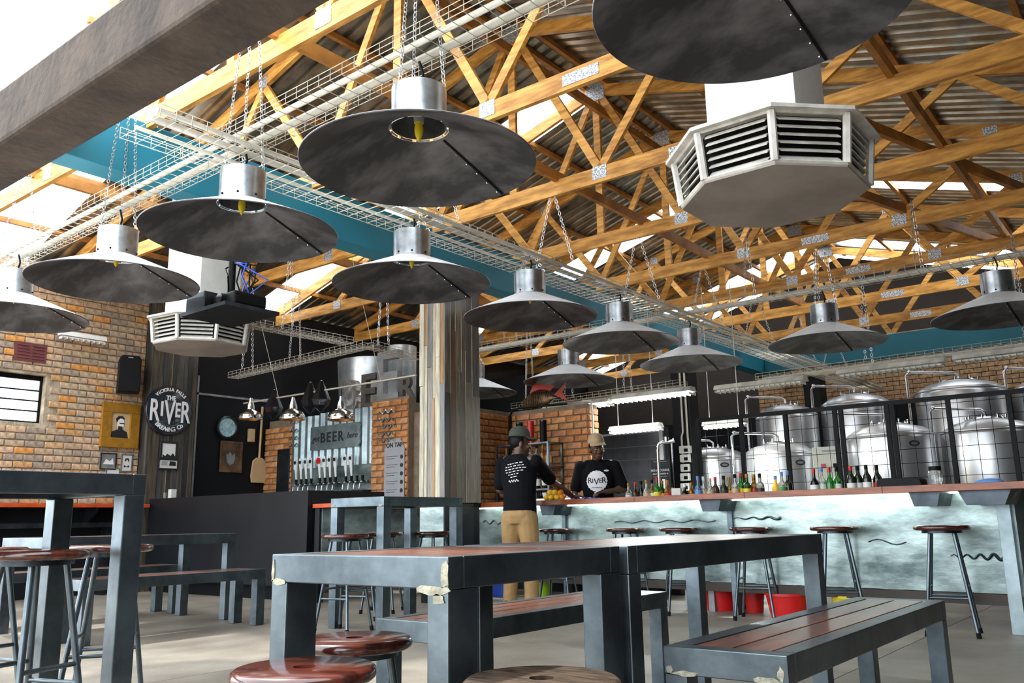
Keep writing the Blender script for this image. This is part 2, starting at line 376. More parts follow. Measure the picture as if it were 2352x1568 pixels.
for i in range(4):
    if i: MB().box((XW-.135, WY0+f, WZ0+f+ph*i-.008), (XW-.105, WY1-f, WZ0+f+ph*i+.008)).build('glazing_bar', 'black', win)
    MB().box((XW-.122, WY0+f, WZ0+f+ph*i), (XW-.118, WY1-f, WZ0+f+ph*(i+1))).build('pane', 'clear_sheet', win)
# shelf along the brick wall
shelf = thing('wall_shelf', 'long red-stained drinks ledge fixed along the brick wall', 'shelf', (XW+.2, 4.3, 1.08))
MB().box((XW, 2.6, 1.085), (XW+.38, 6.1, 1.13)).build('board', 'red_wood', shelf, bevel=.004)
for y in (3.0, 4.2, 5.4): MB().prism([(0, 0), (.3, 0), (.3, -.03), (.04, -.25), (0, -.25)], (XW+.03, y, 1.085), (1, 0, 0), (0, 0, 1), (0, .04, 0)).build('bracket', 'steel_dark', shelf)
# wood-clad pillar by the brick wall
pil = sroot('wall_pillar', 'wall pillar clad in dark reclaimed planks', (XW+.1, 6.42, 0))
MB().box((XW, 6.1, 0), (XW+.2, 6.78, 4.15)).build('core', 'black', pil)
y = 6.1
for w in (.085, .07, .075, .06, .08, .09, .07, .085, .065):
    MB().box((XW+.2, y+.002, 0), (XW+.2+RND.uniform(.014, .026), min(y+w, 6.78)-.006, 4.15)).build('plank', 'plank_dark', pil); y += w
    if y < 6.76: MB().box((XW+.2, y-.005, 0), (XW+.214, y+.001, 4.15)).build('edge_strip', 'light_edge', pil)
for x in (XW, XW+.07, XW+.14): MB().box((x+.002, 6.1-RND.uniform(.012, .02), 0), (x+.068, 6.1, 4.15)).build('plank', 'plank_dark', pil)
# ---- clad column carrying the teal beam
CX0, CX1, CY0, CY1 = -6.60, -6.22, 6.75, 7.33
colm = sroot('clad_column', 'column clad in reclaimed planks, coloured paler on the lit face, above and sheet metal below', ((CX0+CX1)/2, (CY0+CY1)/2, 0))
MB().box((CX0+.02, CY0+.02, 0), (CX1-.02, CY1, 3.55)).build('core', 'black', colm)
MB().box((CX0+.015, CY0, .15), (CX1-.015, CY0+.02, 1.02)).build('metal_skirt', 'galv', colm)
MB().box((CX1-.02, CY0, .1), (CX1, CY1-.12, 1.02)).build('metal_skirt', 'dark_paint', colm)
def cladding(face, u0, u1, ws, cuts):
    u = u0; i = 0
    while u < u1-.01:
        w = min(ws[i % len(ws)], u1-u); zc = cuts[i % len(cuts)]
        for a, b in ((1.03, zc), (zc+.003, 3.55)):
            t = RND.uniform(.016, .028); q = MB()
            if face == 'Y': q.box((u+.0015, CY0-t+.02, a), (u+w-.0015, CY0+.02, b))
            else: q.box((CX1-.02, u+.0015, a), (CX1-.02+t, u+w-.0015, b))
            if u > u0+.01 and a < 1.1:
                e = MB().box((u-.003, CY0-.004, 1.03), (u+.003, CY0+.02, 3.55)) if face == 'Y' else MB().box((CX1-.02, u-.004, 1.03), (CX1+.002, u+.004, 3.55))
                e.build('edge_strip', 'light_edge', colm)
            q.build('plank', 'plank_lit' if face == 'Y' else 'plank', colm)
        u += w; i += 1
cladding('Y', CX0, CX1, (.066, .05, .075, .045, .07, .08), (2.3, 2.75, 2.5, 2.15, 2.6))
cladding('X', CY0, CY1, (.09, .08, .1, .07, .11, .13), (2.2, 2.9, 2.45, 2.7, 2.35))
# ---- tap wall: brick piers, corrugated panel, flat splash panel
TY = 8.2
tap = sroot('wall_tap', 'tap wall of corrugated iron between two brick piers', (-9.7, TY, 0))
MB().box((-11.3, TY, 0), (-8.12, TY+.5, 2.42)).build('backing', 'mortar', tap)
bricks(tap, (-8.82, TY-.1, 0), (1, 0, 0), (0, -1, 0), 0, .70, 1.1, 2.5, 'brick_new', limit=300, depth=.02, jit=.003)
MB().box((-8.82, TY-.1, 0), (-8.12, TY, 2.5)).build('pier', 'mortar', tap)
bricks(tap, (-11.28, TY-.06, 0), (1, 0, 0), (0, -1, 0), 0, .66, 1.1, 2.3, 'brick_new', limit=300, depth=.02, jit=.003)
MB().box((-11.28, TY-.06, 0), (-10.62, TY, 2.3)).build('pier', 'mortar', tap)
def corrug(x0, x1, z0, z1, y, p=.076, a=.014):
    b = MB(); n = int((x1-x0)/p*8); vs = []
    for z in (z0, z1): vs += [(x0+(x1-x0)*i/n, y-a*sin(2*pi*(x1-x0)*i/n/p), z) for i in range(n+1)]
    return b.add(vs, [(i, i+1, n+2+i, n+1+i) for i in range(n)])
for i in range(3):
    xa = -10.62+.607*i; corrug(xa, xa+.612, 1.64, 2.43-.02*(i == 0), TY-.05-.004*i, .153, .02).build('corrugated_sheet', 'corr', tap, smooth=60)
MB().box((-10.62, TY-.04, .9), (-8.8, TY, 1.66)).build('splash_panel', 'galv', tap)
# brick block right of the taps, behind the clad column, and wall behind the bar
bb = sroot('wall_bar', 'new red brick wall behind the bar', (-7, 9.1, 0))
MB().box((-8.12, 8.2, 0), (-7.22, 9.1, 2.28)).build('return', 'mortar', bb)
MB().box((-8.12, 9.12, 0), (-5.95, 9.35, 2.28)).build('backing', 'mortar', bb)
bricks(bb, (-7.22, 8.2, 0), (0, 1, 0), (1, 0, 0), 0, .88, .86, 2.26, 'brick_new', limit=300, jit=.003)
bricks(bb, (-7.2, 9.12, 0), (1, 0, 0), (0, -1, 0), 0, 1.25, .86, 2.26, 'brick_new', limit=300, jit=.003)
bricks(bb, (-5.95, 9.12, 0), (0, 1, 0), (1, 0, 0), 0, .23, .86, 2.26, 'brick_new', limit=300, jit=.003)
# ---- dark partition with tiled part
part_ = sroot('wall_partition', 'dark painted partition with black tiles', (-8, 11.6, 0))
MB().box((-11.3, 11.6, 0), (-7.9, 11.75, 3.3)).build('panel', 'dark_paint', part_); MB().box((-7.9, 11.6, 0), (-6.2, 11.75, 2.2)).build('panel', 'dark_paint', part_)
MB().box((-7.7, 11.585, .9), (-6.22, 11.6, 2.15)).build('grout', 'grout', part_)
tm = MB().box((-.098, -.008, -.098), (.098, 0, .098)).mesh('wall_tile', 'tile')
for i in range(7):
    for k in range(6):
        o = bpy.data.objects.new('wall_tile', tm); COL.objects.link(o); o.parent = part_
        o.location = Vector((-7.58+.2*i, 11.585, 1.02+.2*k))-wloc(part_)
# ---- black columns under the beams
for x, yy in ((-6.4, 12.75), (-5.35, 16.0)):
    c = struct(MB().box((x-.16, yy-.16, 0), (x+.16, yy+.16, 3.56)).build('black_column', 'dark_paint', bevel=.01))
# ---- end wall, right wall
wb = sroot('wall_back', 'end wall, dark paint below and rough brick gable above', (-5, 17.4, 0))
MB().box((-11.5, 17.4, 0), (1.6, 17.65, 2.9)).build('dado', 'dark_paint', wb)
MB().prism([(-6.4, 2.9), (6.7, 2.9), (6.7, 4.05), (0, 6.0), (-6.4, 4.1)], (-5.1, 17.4, 0), (1, 0, 0), (0, 0, 1), (0, .25, 0)).build('gable', 'dark_brown', wb)
bricks(wb, (-7.0, 17.4, 0), (1, 0, 0), (0, -1, 0), 0, 8.5, 2.92, 4.2, 'brick_old', limit=0)
wr = sroot('wall_right', 'unseen dark side wall, run forward to block light', (1.5, 10, 0))
MB().box((1.5, -4, 0), (1.75, 17.6, 4.1)).build('panel', 'dark_paint', wr)  # out of view; dark and extended forward to keep side light out
# ================================================================ ROOF TRUSSES
def truss():
    t = thing('roof_truss', 'varnished pine roof truss with punched steel nail plates', 'truss', (XR, 0, 3.98), 'pine trusses spanning the hall')
    zc = 4.05
    def mem(name, p, q, h=.10, w=.045, y=0, m='pine'):
        MB().beam((p[0], y, p[1]), (q[0], y, q[1]), w, h, (0, 0, 1) if abs(q[0]-p[0]) > .01 else (1, 0, 0)).build(name, m, t)
    mem('bottom_chord', (XL, zc), (XRT, zc), .155)
    mem('rafter', (XL-.1, zr(XL-.1)), (XR, ZR), .14); mem('rafter', (XR, ZR), (XRT+.1, zr(XRT+.1)), .14)
    for s in (-1, 1):
        bn = [1.05, 2.9, 4.7]; tn = [0, 2.0, 3.9]
        def B(i): return (XR+s*bn[i], zc+.05)
        def T(i): return (XR+s*tn[i]+(.04*s if i == 0 else 0), zr(XR+s*tn[i])-.05)
        for a, b in ((B(0), T(0)), (B(0), T(1)), (B(1), T(1)), (B(1), T(2)), (B(2), T(2))): mem('web', a, b, .085, .04)
        for i in range(3): MB().bc((XR+s*bn[i], -.025, zc+.02), (.16, .005, .13)).build('nail_plate', 'plate', t)
        for i in (1, 2): MB().bc((XR+s*tn[i], -.025, zr(XR+s*tn[i])-.02), (.14, .005, .13)).build('nail_plate', 'plate', t)
        MB().bc((XR+s*1.95, -.025, zc), (.32, .005, .09)).build('nail_plate', 'plate', t)
    mem('king_post', (XR, zc+.06), (XR, ZR-.06), .09, .04)
    MB().bc((XR, -.027, ZR-.05), (.26, .005, .2)).build('nail_plate', 'plate', t)
    return t
TYS = [3.25+1.67*k for k in range(9)]
t0 = truss()
for i, yy in enumerate(TYS):
    o = t0 if i == 0 else copy_tree(t0); o.location.y = yy
    o['label'] = 'varnished pine roof truss with nail plates, '+('nearest', 'second from', 'third from', 'fourth from', 'fifth from', 'sixth from', 'seventh from', 'eighth from', 'farthest from')[i]+(' to' if i == 0 else '')+' the brown front beam'
# diagonal bracing boards under the rafters (run along the hall)
def brace(p, q, lab, w=.05, h=.1): return solo(MB().beam(p, q, w, h), 'roof_brace', 'pine_dark', lab, 'brace')
brace((-4.55, 2.9, 4.16), (-4.55, 16.5, 4.16), 'long pine binder board lying on the truss chords right of the ridge')
brace((-8.3, 2.9, 4.16), (-8.3, 16.5, 4.16), 'long pine binder board lying on the truss chords left of the teal beam')
brace((-2.7, 8.0, 4.18), (-.2, 16.5, 4.18), 'pine board laid diagonally on the truss chords above the tanks')
brace((-1.9, 7.6, 4.28), (.6, 15.6, 4.28), 'second pine board laid diagonally on the truss chords above the tanks')
brace((-1.4, 2.9, 4.16), (-1.4, 16.5, 4.16), 'long pine binder board lying on the truss chords over the bar stools')
brace((-5.0, 4.2, 5.65), (-5.0, 12.0, 5.65), 'pine runner board hung below the roof ridge')
# ================================================================ HANGING THINGS
def chain(p, q, link=.034, r=.0028):
    p, q = Vector(p), Vector(q); d = q-p; n = max(2, int(d.length/(link*.78))); d.normalize(); u, w = perp(d); b = MB(); st = (q-p)/n
    for i in range(n):
        c = p+st*(i+.5); s_ = u if i % 2 else w; pts = [c+d*(link/2*cos(a))+s_*(link*.3*sin(a)) for a in [2*pi*k/8 for k in range(8)]]
        b.tube(pts, r, 3, closed=True)
    return b
def pendant():
    t = thing('pendant_lamp', '', 'lamp')
    R, r0, h = .6, .155, .2
    MB().lathe([(R, 0), (R+.004, .004), (r0+.004, h), (r0, h-.004)], 72, cap=False).build('shade', 'shade_out', t, smooth=40)
    MB().lathe([(r0, h-.006), (R-.002, -.001)], 72, cap=False).build('shade_lining', 'shade_in', t, smooth=40)
    MB().tube([(R*cos(a), R*sin(a), .001) for a in [2*pi*k/72 for k in range(72)]], .004, 5, closed=True).build('rim', 'shade_in', t, smooth=60)
    a = radians(82); ca, sa = cos(a), sin(a)
    MB().beam((ca*(r0+.01), sa*(r0+.01), h-.014), (ca*(R-.01), sa*(R-.01), -.006), .012, .004).build('seam', 'black', t)
    q = MB()
    for k in range(6):
        f_ = (k+.5)/6; rr = r0+(R-r0)*f_; q.ball((ca*rr-sa*.016, sa*rr+ca*.016, h*(1-f_)-.010), .006, 6, 4)
    struct(q.build('rivets', 'chrome', t), 'stuff')
    MB().lathe([(r0-.012, h+.005), (r0-.012, h+.215), (.0, h+.222)], 40, cap=False).lathe([(r0-.016, h+.212), (r0-.016, h+.005), (r0-.012, h+.005)], 40, cap=False).build('collar', 'collar', t, smooth=40)
    q = MB()
    for k in range(8):
        a = 2*pi*k/8; q.ball((r0*.93*cos(a), r0*.93*sin(a), h+.03), .008, 6, 4)
    struct(q.build('collar_rivets', 'black', t), 'stuff')
    q = MB()
    for k in range(10):
        a0 = 2*pi*(k+.12)/10; a1 = 2*pi*(k+.88)/10; am = (a0+a1)/2
        q.tube([((r0-.006)*cos(x), (r0-.006)*sin(x), h+.0) for x in (a0, am, a1)], .006, 4)
    struct(q.build('vent_ring', 'collar', t), 'stuff')
    MB().cyl((0, 0, h+.2), (0, 0, h+.08), .045, .045, 12).cyl((0, 0, h+.08), (0, 0, h+.03), .03, .026, 12).build('socket', 'grey_plastic', t, smooth=40)
    MB().lathe([(.0, h-.075), (.008, h-.066), (.02, h-.035), (.024, h-.005), (.02, h+.02), (.02, h+.04)], 14).build('bulb', 'bulb', t, smooth=60)
    MB().tube([(0, 0, h+.2), (.02, .01, h+.3), (0, 0, h+.38)], .008, 5).build('flex', 'black', t)
    return t
LZ = 2.62
def hang_chains(t, top):
    for k in range(3):
        a = 2*pi*k/3+.5; p = (.135*cos(a), .135*sin(a), .415); q = (.06*cos(a), .06*sin(a), top)
        struct(chain(p, q).build('chain', 'chain', t, local=True), 'stuff')
lamp0 = pendant(); base_kids = list(lamp0.children)
LAMPS = [(-7.85, 3.0, 'at the brick wall end of the front tray'), (-6.15, 3.03, 'hanging left of the teal beam on the front tray'), (-4.5, 2.99, 'hanging where the two cable trays cross near the front'),
         (-2.9, 2.95, 'hanging over the square table with the low stools'), (-1.06, 2.86, 'hanging over the slatted front bench'), (-4.52, 4.53, 'hanging in front of the clad column top'),
         (-4.5, 6.02, 'on the long tray right of the clad column'), (-4.5, 7.58, 'hanging on the long tray above the bar'), (-4.52, 9.22, 'hanging before the black column top'),
         (-2.87, 9.1, 'hanging alone on the cross tray above the bottles'), (-1.2, 8.95, 'hanging on the cross tray near its far right end'), (-6.3, 9.25, 'hanging above the scrap metal fish'), (-7.9, 9.2, 'half hidden behind the clad column')]
for i, (x, y, w) in enumerate(LAMPS):
    if i == 0: o = lamp0
    else:
        o = lamp0.copy(); COL.objects.link(o)
        for k in base_kids: c = k.copy(); COL.objects.link(c); c.parent = o
    o.location = (x, y, LZ+(.1 if y < 2.9 else 0)); o['label'] = 'wide grey metal dish pendant lamp '+w; o['group'] = 'grey dish pendant lamps'
    hang_chains(o, .415+(1.0 if y < 3.1 and x > -7 else .62 if y > 9 and x > -4 else .14))
# ---------------------------------------------------------------- wire cable trays
def tray(p, q, w, label, h=.07, nb=5, pipes=(), hang=(), chz=4.0, r=.0028, pitch=.1):
    p, q = Vector(p), Vector(q); L = (q-p).length; d = (q-p).normalized(); s_ = d.cross(Vector((0, 0, 1)))
    t = thing('cable_tray', label, 'cable tray', (p+q)/2)
    b = MB()
    for k in range(nb): o = s_*(w*(k/(nb-1)-.5)); b.tube([p+o, q+o], r, 4)
    for sg in (-1, 1):
        for z in (h/2, h): o = s_*(w/2*sg)+Vector((0, 0, z)); b.tube([p+o, q+o], r, 4)
    struct(b.build('long_wires', 'wire', t), 'stuff'); b = MB(); n = int(L/pitch)
    for k in range(n+1):
        c = p+d*(L*k/n); a = s_*w/2; u = Vector((0, 0, h)); dn = Vector((0, 0, -.003)); b.tube([c-a+u, c-a+dn, c+a+dn, c+a+u], r, 4)
    struct(b.build('cross_wires', 'wire', t), 'stuff')
    for off, rr, z in pipes:
        o = s_*off+Vector((0, 0, z+rr)); MB().cyl(p+o, q+o, rr, n=8).build('conduit', 'pipe', t, smooth=60)
    for f_ in hang:
        c = p+d*(L*f_); b = MB()
        for sg in (-1, 1):
            e = c+s_*(w/2*sg)+Vector((0, 0, h)); b.join(chain(e, c+Vector((0, 0, chz-c.z))+s_*.02*sg, .045, .003))
        struct(b.build('chain', 'chain', t), 'stuff')
    return t
tray((-4.62, 2.35, 3.15), (-4.62, 17.0, 3.15), .46, 'long galvanised wire cable tray running beside the teal beam', pipes=((.12, .022, 0), (.19, .018, .03), (-.05, .014, 0)), hang=[(y-2.35)/14.65 for y in TYS[1:8]], chz=4.0)
tray((-8.6, 3.0, 3.17), (.6, 3.0, 3.34), .3, 'galvanised wire cable tray crossing the hall at the front lamps', pipes=((-.06, .022, 0), (.07, .018, 0)), hang=(.08,), chz=4.0)
tray((-8.7, 9.16, 3.225), (1.3, 9.16, 3.235), .3, 'galvanised wire cable tray crossing above the bar lamps', pipes=((-.1, .03, 0),), hang=(.15, .5, .68, .82), chz=4.0)
tray((-4.4, 11.0, 2.62), (1.3, 11.0, 2.70), .3, 'galvanised wire cable tray over the tanks carrying grey light fittings', pipes=((-.1, .025, 0),), hang=(.25, .55), chz=4.0)
tray((-7.6, 9.75, 2.42), (-4.9, 9.75, 2.46), .2, 'wire cable tray carrying the lit tube lights over the bar back', hang=(.1, .35, .7), chz=3.9)
ta, tb, tc_ = atz(536, 868, 2.78), atz(845, 797, 2.78), atz(955, 826, 2.78)
tray(ta, tb, .16, 'short wire cable tray hung over the tap counter', hang=(.12, .5), chz=3.9)
tray(tb, tc_, .16, 'short wire cable tray from tap counter to clad column', hang=(.3,), chz=3.9)
tray(atz(500, 735, 3.0), atz(800, 790, 3.0), .2, 'wire cable tray running past the smaller white air vent', hang=(.5,), chz=3.9)
# ---------------------------------------------------------------- octagonal air vents
def cooler(label, loc, rot, ductw):
    t = thing('air_vent', label, 'air vent', loc, 'white octagonal air vents', rot)
    Rb, Rt, h = .50, .53, .28
    def ring(R, z): return [(R*cos(pi/8+2*pi*k/8), R*sin(pi/8+2*pi*k/8), z) for k in range(8)]
    def frus(b, R0, z0, R1, z1): return b.add(ring(R0, z0)+ring(R1, z1), [(i, (i+1) % 8, 8+(i+1) % 8, 8+i) for i in range(8)]+[tuple(range(7, -1, -1)), tuple(range(8, 16))])
    frus(MB(), Rb, 0, Rb+.01, .02).build('base_pan', 'cooler_base', t, local=True)
    frus(MB(), Rt+.05, h, Rt+.05, h+.02).build('top_flange', 'white_dirty', t, local=True)
    frus(MB(), Rb-.06, .02, Rb-.03, h).build('core', 'black', t, local=True)
    lo, hi = ring(Rb, .02), ring(Rt, h)
    for i in range(8):
        a, b_, c, d = [Vector(x) for x in (lo[i], lo[(i+1) % 8], hi[(i+1) % 8], hi[i])]
        MB().tube([a, d], .022, 6).build('corner_post', 'white_dirty', t, local=True)
        MB().tube([a, b_], .012, 5).build('face_frame', 'white_dirty', t, local=True); MB().tube([d, c], .012, 5).build('face_frame', 'white_dirty', t, local=True)
        n = ((b_-a).cross(d-a)).normalized()
        for k in range(6):
            f_ = (k+.6)/6.4; p = a.lerp(d, f_); q = b_.lerp(c, f_); e = (q-p)*.09
            MB().beam(p+e-n*.015, q-e-n*.015, .045, .006, (n*.75+Vector((0, 0, 1)))).build('louvre', 'white_dirty', t, local=True)
    w = ductw/2
    MB().box((-w, -w, h+.02), (w, w, 4.9-loc[2])).build('duct', 'white', t, local=True)
    return t
cooler('large louvred octagonal air vent on a white duct right of the ridge', (-1.62, 4.45, 2.55), 0, .50)
cooler('louvred octagonal air vent hung behind the projector near the brick wall', (-8.4, 5.15, 2.74), radians(8), .55)
# ---------------------------------------------------------------- projector on ceiling pole
pp = atd(528, 722, 6.9)
t = thing('projector', 'black projector with tangled cables on a shelf under a ceiling pole', 'projector', pp)
x, y, z = pp
MB().cyl((x, y, z+.18), (x, y, 4.0), .03).build('pole', 'black', t, smooth=60)
MB().bc((x, y, z), (.62, .5, .03)).build('shelf', 'steel_dark', t)
MB().bc((x-.16, y-.05, z+.09), (.26, .34, .15)).build('amplifier', 'steel_dark', t, bevel=.01)
pj = MB().bc((x+.13, y, z+.075), (.3, .3, .11)).build('projector_body', 'black', t, bevel=.02)
MB().cyl((x+.13, y-.15, z+.08), (x+.13, y-.19, z+.08), .04).build('lens', 'black_gloss', pj, smooth=60)
for k in range(9):
    p0 = Vector((x+RND.uniform(-.05, .2), y+RND.uniform(-.12, .12), z+.15)); q = MB()
    q.tube([p0, p0+Vector((RND.uniform(-.15, .15), RND.uniform(-.1, .1), .12)), p0+Vector((RND.uniform(-.1, .1), RND.uniform(-.1, .1), .25)), Vector((x+.04, y, z+.42)), Vector((x+.02, y, z+.6))], .007, 5).build('cable', 'black' if k % 4 else 'blue_plastic', t, smooth=60)
# ---------------------------------------------------------------- tube lights
def batten(c, ux, L, label, group, lit, w=.16, m='white_dirty', rods=0):
    c = Vector(c); ux = Vector(ux).normalized(); t = thing('tube_light', label, 'light', c, group)
    a = c-ux*L/2; b = c+ux*L/2
    uy = Vector((0, 0, 1)).cross(ux)
    MB().prism([(-w/2, 0), (w/2, 0), (w*.28, .06), (-w*.28, .06)], a, uy, (0, 0, 1), ux*L).build('housing', m, t)
    for s in (-1, 1): MB().cyl(a+ux*.03+uy*s*w*.22-Vector((0, 0, .018)), b-ux*.03+uy*s*w*.22-Vector((0, 0, .018)), .014, n=8).build('tube', 'tube_lit' if lit else 'white', t, smooth=60)
    q = MB()
    for k in range(int(L/.07)+1):
        p = a+ux*(.02+k*.07); q.beam(p-uy*w*.46-Vector((0, 0, .03)), p+uy*w*.46-Vector((0, 0, .03)), .004, .03)
    struct(q.build('grille', 'white', t), 'stuff')
    if rods:
        for s in (-.35, .35): MB().cyl(c+ux*L*s+Vector((0, 0, .06)), c+ux*L*s+Vector((0, 0, rods-c.z)), .006, n=5).build('rod', 'white', t)
    if lit:
        ld = bpy.data.lights.new('tube_glow', 'AREA'); ld.shape = 'RECTANGLE'; ld.size = L*.9; ld.size_y = w; ld.energy = 28; ld.color = (.93, 1, .97)
        lo = bpy.data.objects.new('tube_glow', ld); COL.objects.link(lo); lo.parent = t; lo.location = (0, 0, -.06); lo.rotation_euler = (0, 0, atan2(ux.y, ux.x))
    return t
batten((-6.55, 9.75, 2.36), (1, 0, 0), 1.15, 'glowing twin tube light over the brick bar wall', 'lit tube lights', True, .2)
batten((-5.35, 9.75, 2.38), (1, 0, 0), 1.15, 'glowing twin tube light beside the black column', 'lit tube lights', True, .2)
pl = aty(1460, 985, 10.6)
batten((pl.x, 10.6, pl.z), (1, 0, 0), .8, 'glowing tube light hung low before the black tiles', 'lit tube lights', True, .2, rods=4.0)
pl = aty(1664, 975, 10.8); batten((pl.x, 10.8, pl.z), (1, 0, 0), .6, 'glowing tube light seen through the mesh screen beside the column', 'lit tube lights', True, .16, rods=4.0)
for px_, py_, lab in ((1745, 885, 'grey tube light fitting beside the cross of the cable trays'), (2045, 847, 'grey tube light fitting above the middle tanks'), (2330, 812, 'grey tube light fitting nearest the bar end corner')):
    pl = aty(px_, py_, 11.0); batten((pl.x, 11.0, pl.z), (1, 0, 0), 1.25, lab, 'grey tube light fittings', False, .22)
pl = atx(190, 777, XW+.12); batten((XW+.12, pl.y, pl.z), (0, 1, 0), .6, 'small white batten light fixed high on the brick wall', 'wall batten', False, .1, 'white')
# ================================================================ TABLES, BENCHES, STOOLS
def blotch(o, ux, uy, n, w, h, seed, k=11):
    r = random.Random(seed); pts = []
    for i in range(k):
        a = 2*pi*i/k; q = r.uniform(.6, 1.0); pts.append((w/2*q*cos(a), h/2*q*sin(a)))
    return MB().prism(pts, o, ux, uy, Vector(n)*.0015)
def table(name, label, cat, x0, x1, y0, y1, z, leg=.075, ap=.075, nsl=4, bd=.055, group=None, welds=(), legy=None, mat_='steel_black'):
    ly = legy or leg
    t = thing(name, label, cat, ((x0+x1)/2, (y0+y1)/2, 0), group)
    for (a, b) in (((x0, y0), (x0+leg, y0+ly)), ((x1-leg, y0), (x1, y0+ly)), ((x0, y1-ly), (x0+leg, y1)), ((x1-leg, y1-ly), (x1, y1))):
        MB().box((a[0]+.001, a[1]+.001, 0), (b[0]-.001, b[1]-.001, z-ap)).build('leg', mat_, t, bevel=.004)
    for lo, hi in (((x0, y0), (x1, y0+bd)), ((x0, y1-bd), (x1, y1)), ((x0, y0+bd), (x0+bd, y1-bd)), ((x1-bd, y0+bd), (x1, y1-bd))):
        MB().box((lo[0], lo[1], z-ap), (hi[0], hi[1], z)).build('frame_rail', mat_, t, bevel=.003)
    n = nsl; g = .008; W = (x1-x0-2*bd-g*(n+1))/n
    for i in range(n):
        xa = x0+bd+g+i*(W+g); MB().box((xa, y0+bd+.004, z-.028), (xa+W, y1-bd-.004, z-.001)).build('slat', 'slat', t, bevel=.003)
    for (px, pz, w, h, sd_) in welds: blotch((px, y0-.0005, pz), (1, 0, 0), (0, 0, 1), (0, -1, 0), w, h, sd_).build('filler_patch', 'weld', t)
    return t
table('steel_table', 'square black steel table with slatted top and low stools around it', 'table', -2.07, -1.40, 1.53, 2.30, .742, .07, .075, 5, welds=((-1.41, .70, .03, .085, 1), (-1.45, .665, .12, .03, 2), (-1.432, .645, .05, .03, 3), (-2.06, .70, .016, .08, 4), (-2.035, .668, .07, .02, 5)), legy=.11)
table('steel_table', 'long black steel table with slatted top between the two front benches', 'table', -2.06, -1.39, 2.33, 4.07, .742, .075, .085, 5)
table('steel_bench', 'black steel bench with two glossy brown slats in the foreground', 'bench', -1.32, -.94, 2.39, 4.26, .45, .075, .078, 2, .065, 'black steel benches', welds=((-1.30, .385, .03, .03, 7), (-1.25, .377, .1, .02, 8), (-.96, .40, .025, .05, 9), (-1.0, .378, .09, .03, 10)))
table('steel_bench', 'black steel bench on the bar side of the long slatted table', 'bench', -2.66, -2.25, 2.48, 4.15, .45, .075, .078, 3, .055, 'black steel benches', welds=((-2.64, .39, .03, .03, 12), (-2.3, .37, .06, .03, 13)))
table('high_table', 'tall black steel table standing before the clad column', 'table', -5.70, -5.06, 4.78, 5.72, 1.035, .085, .075, 4, welds=((-5.66, .975, .05, .03, 21), (-5.1, .97, .05, .03, 22)))
table('high_table', 'tall black steel table cropped at the edge with stools under it', 'table', -3.98, -3.30, .15, 1.82, 1.03, .085, .08, 5)
table('steel_table', 'long low black steel table between benches before the black counter', 'table', -7.83, -7.02, 3.1, 4.78, .76, .085, .085, 5, welds=((-7.06, .69, .04, .03, 31), (-7.8, .69, .04, .03, 32)))
table('steel_bench', 'black steel bench with orange-lit slats before the black counter', 'bench', -6.78, -6.38, 3.1, 4.66, .46, .085, .08, 2, .05, 'black steel benches', welds=((-6.42, .39, .03, .03, 34),))
table('steel_bench', 'black steel bench on the brick wall side of the low far table', 'bench', -8.42, -8.02, 3.1, 4.86, .46, .085, .08, 2, .05, 'black steel benches')
# ---------------------------------------------------------------- stools
def stool(h, label, r=None, seatm='seat_wood', worn=False):
    r = r or (.19 if h > .6 else .178)
    t = thing('bar_stool' if h > .6 else 'low_stool', label, 'stool')
    th = .034
    prof = [(.028, h-th), (r-.012, h-th), (r-.003, h-th*.78), (r, h-th*.5), (r-.003, h-th*.2), (r-.012, h), (.028, h), (.028, h-th)]
    MB().lathe(prof, 40, cap=False).build('seat', seatm, t, smooth=50)
    rt, rb = .105, (.225 if h > .6 else .17); L = []
    for k in range(4):
        a = pi/4+k*pi/2; L.append((Vector((rt*cos(a), rt*sin(a), h-th)), Vector((rb*cos(a), rb*sin(a), 0))))
    MB().lathe([(rt+.012, h-th-.02), (rt+.03, h-th-.02), (rt+.03, h-th), (rt+.012, h-th), (rt+.012, h-th-.02)], 24, cap=False).build('seat_ring', 'steel_dark', t, smooth=40)
    for p, q in L:
        o = MB().cyl(q+(p-q)*.03, p, .0125, n=10).build('leg', 'steel_black', t, smooth=60)
        MB().cyl(q, q+(p-q)*.05, .016, n=10).build('rubber_foot', 'rubber', o, smooth=60)
    for k in range(4):
        f_ = ((.36, .46) if h > .6 else (.3, .42))[k % 2]; a = L[k]; b = L[(k+1) % 4]
        MB().cyl(a[1]+(a[0]-a[1])*f_, b[1]+(b[0]-b[1])*f_, .009, n=8).build('foot_bar', 'steel_black', t, smooth=60)
    return t
def put(s, loc, rz, label, group):
    c = copy_tree(s); c.location = loc; c.rotation_euler = (0, 0, rz); c['label'] = label; c['group'] = group; return c
hs = stool(.745, 'dark wooden bar stool cropped at the edge under the tall table'); hs['group'] = 'bar stools'
hs.location = (-3.48, 1.50, 0); hs.rotation_euler[2] = .3
hs['label'] = 'glossy dark wooden bar stool pulled up to the cropped tall table'
G = 'bar stools'
put(hs, (-4.12, 2.12, 0), .9, 'dark wooden bar stool behind the cropped tall table leg', G)
put(hs, (-4.30, 1.62, 0), .2, 'dark bar stool on the far side of the cropped tall table', G)
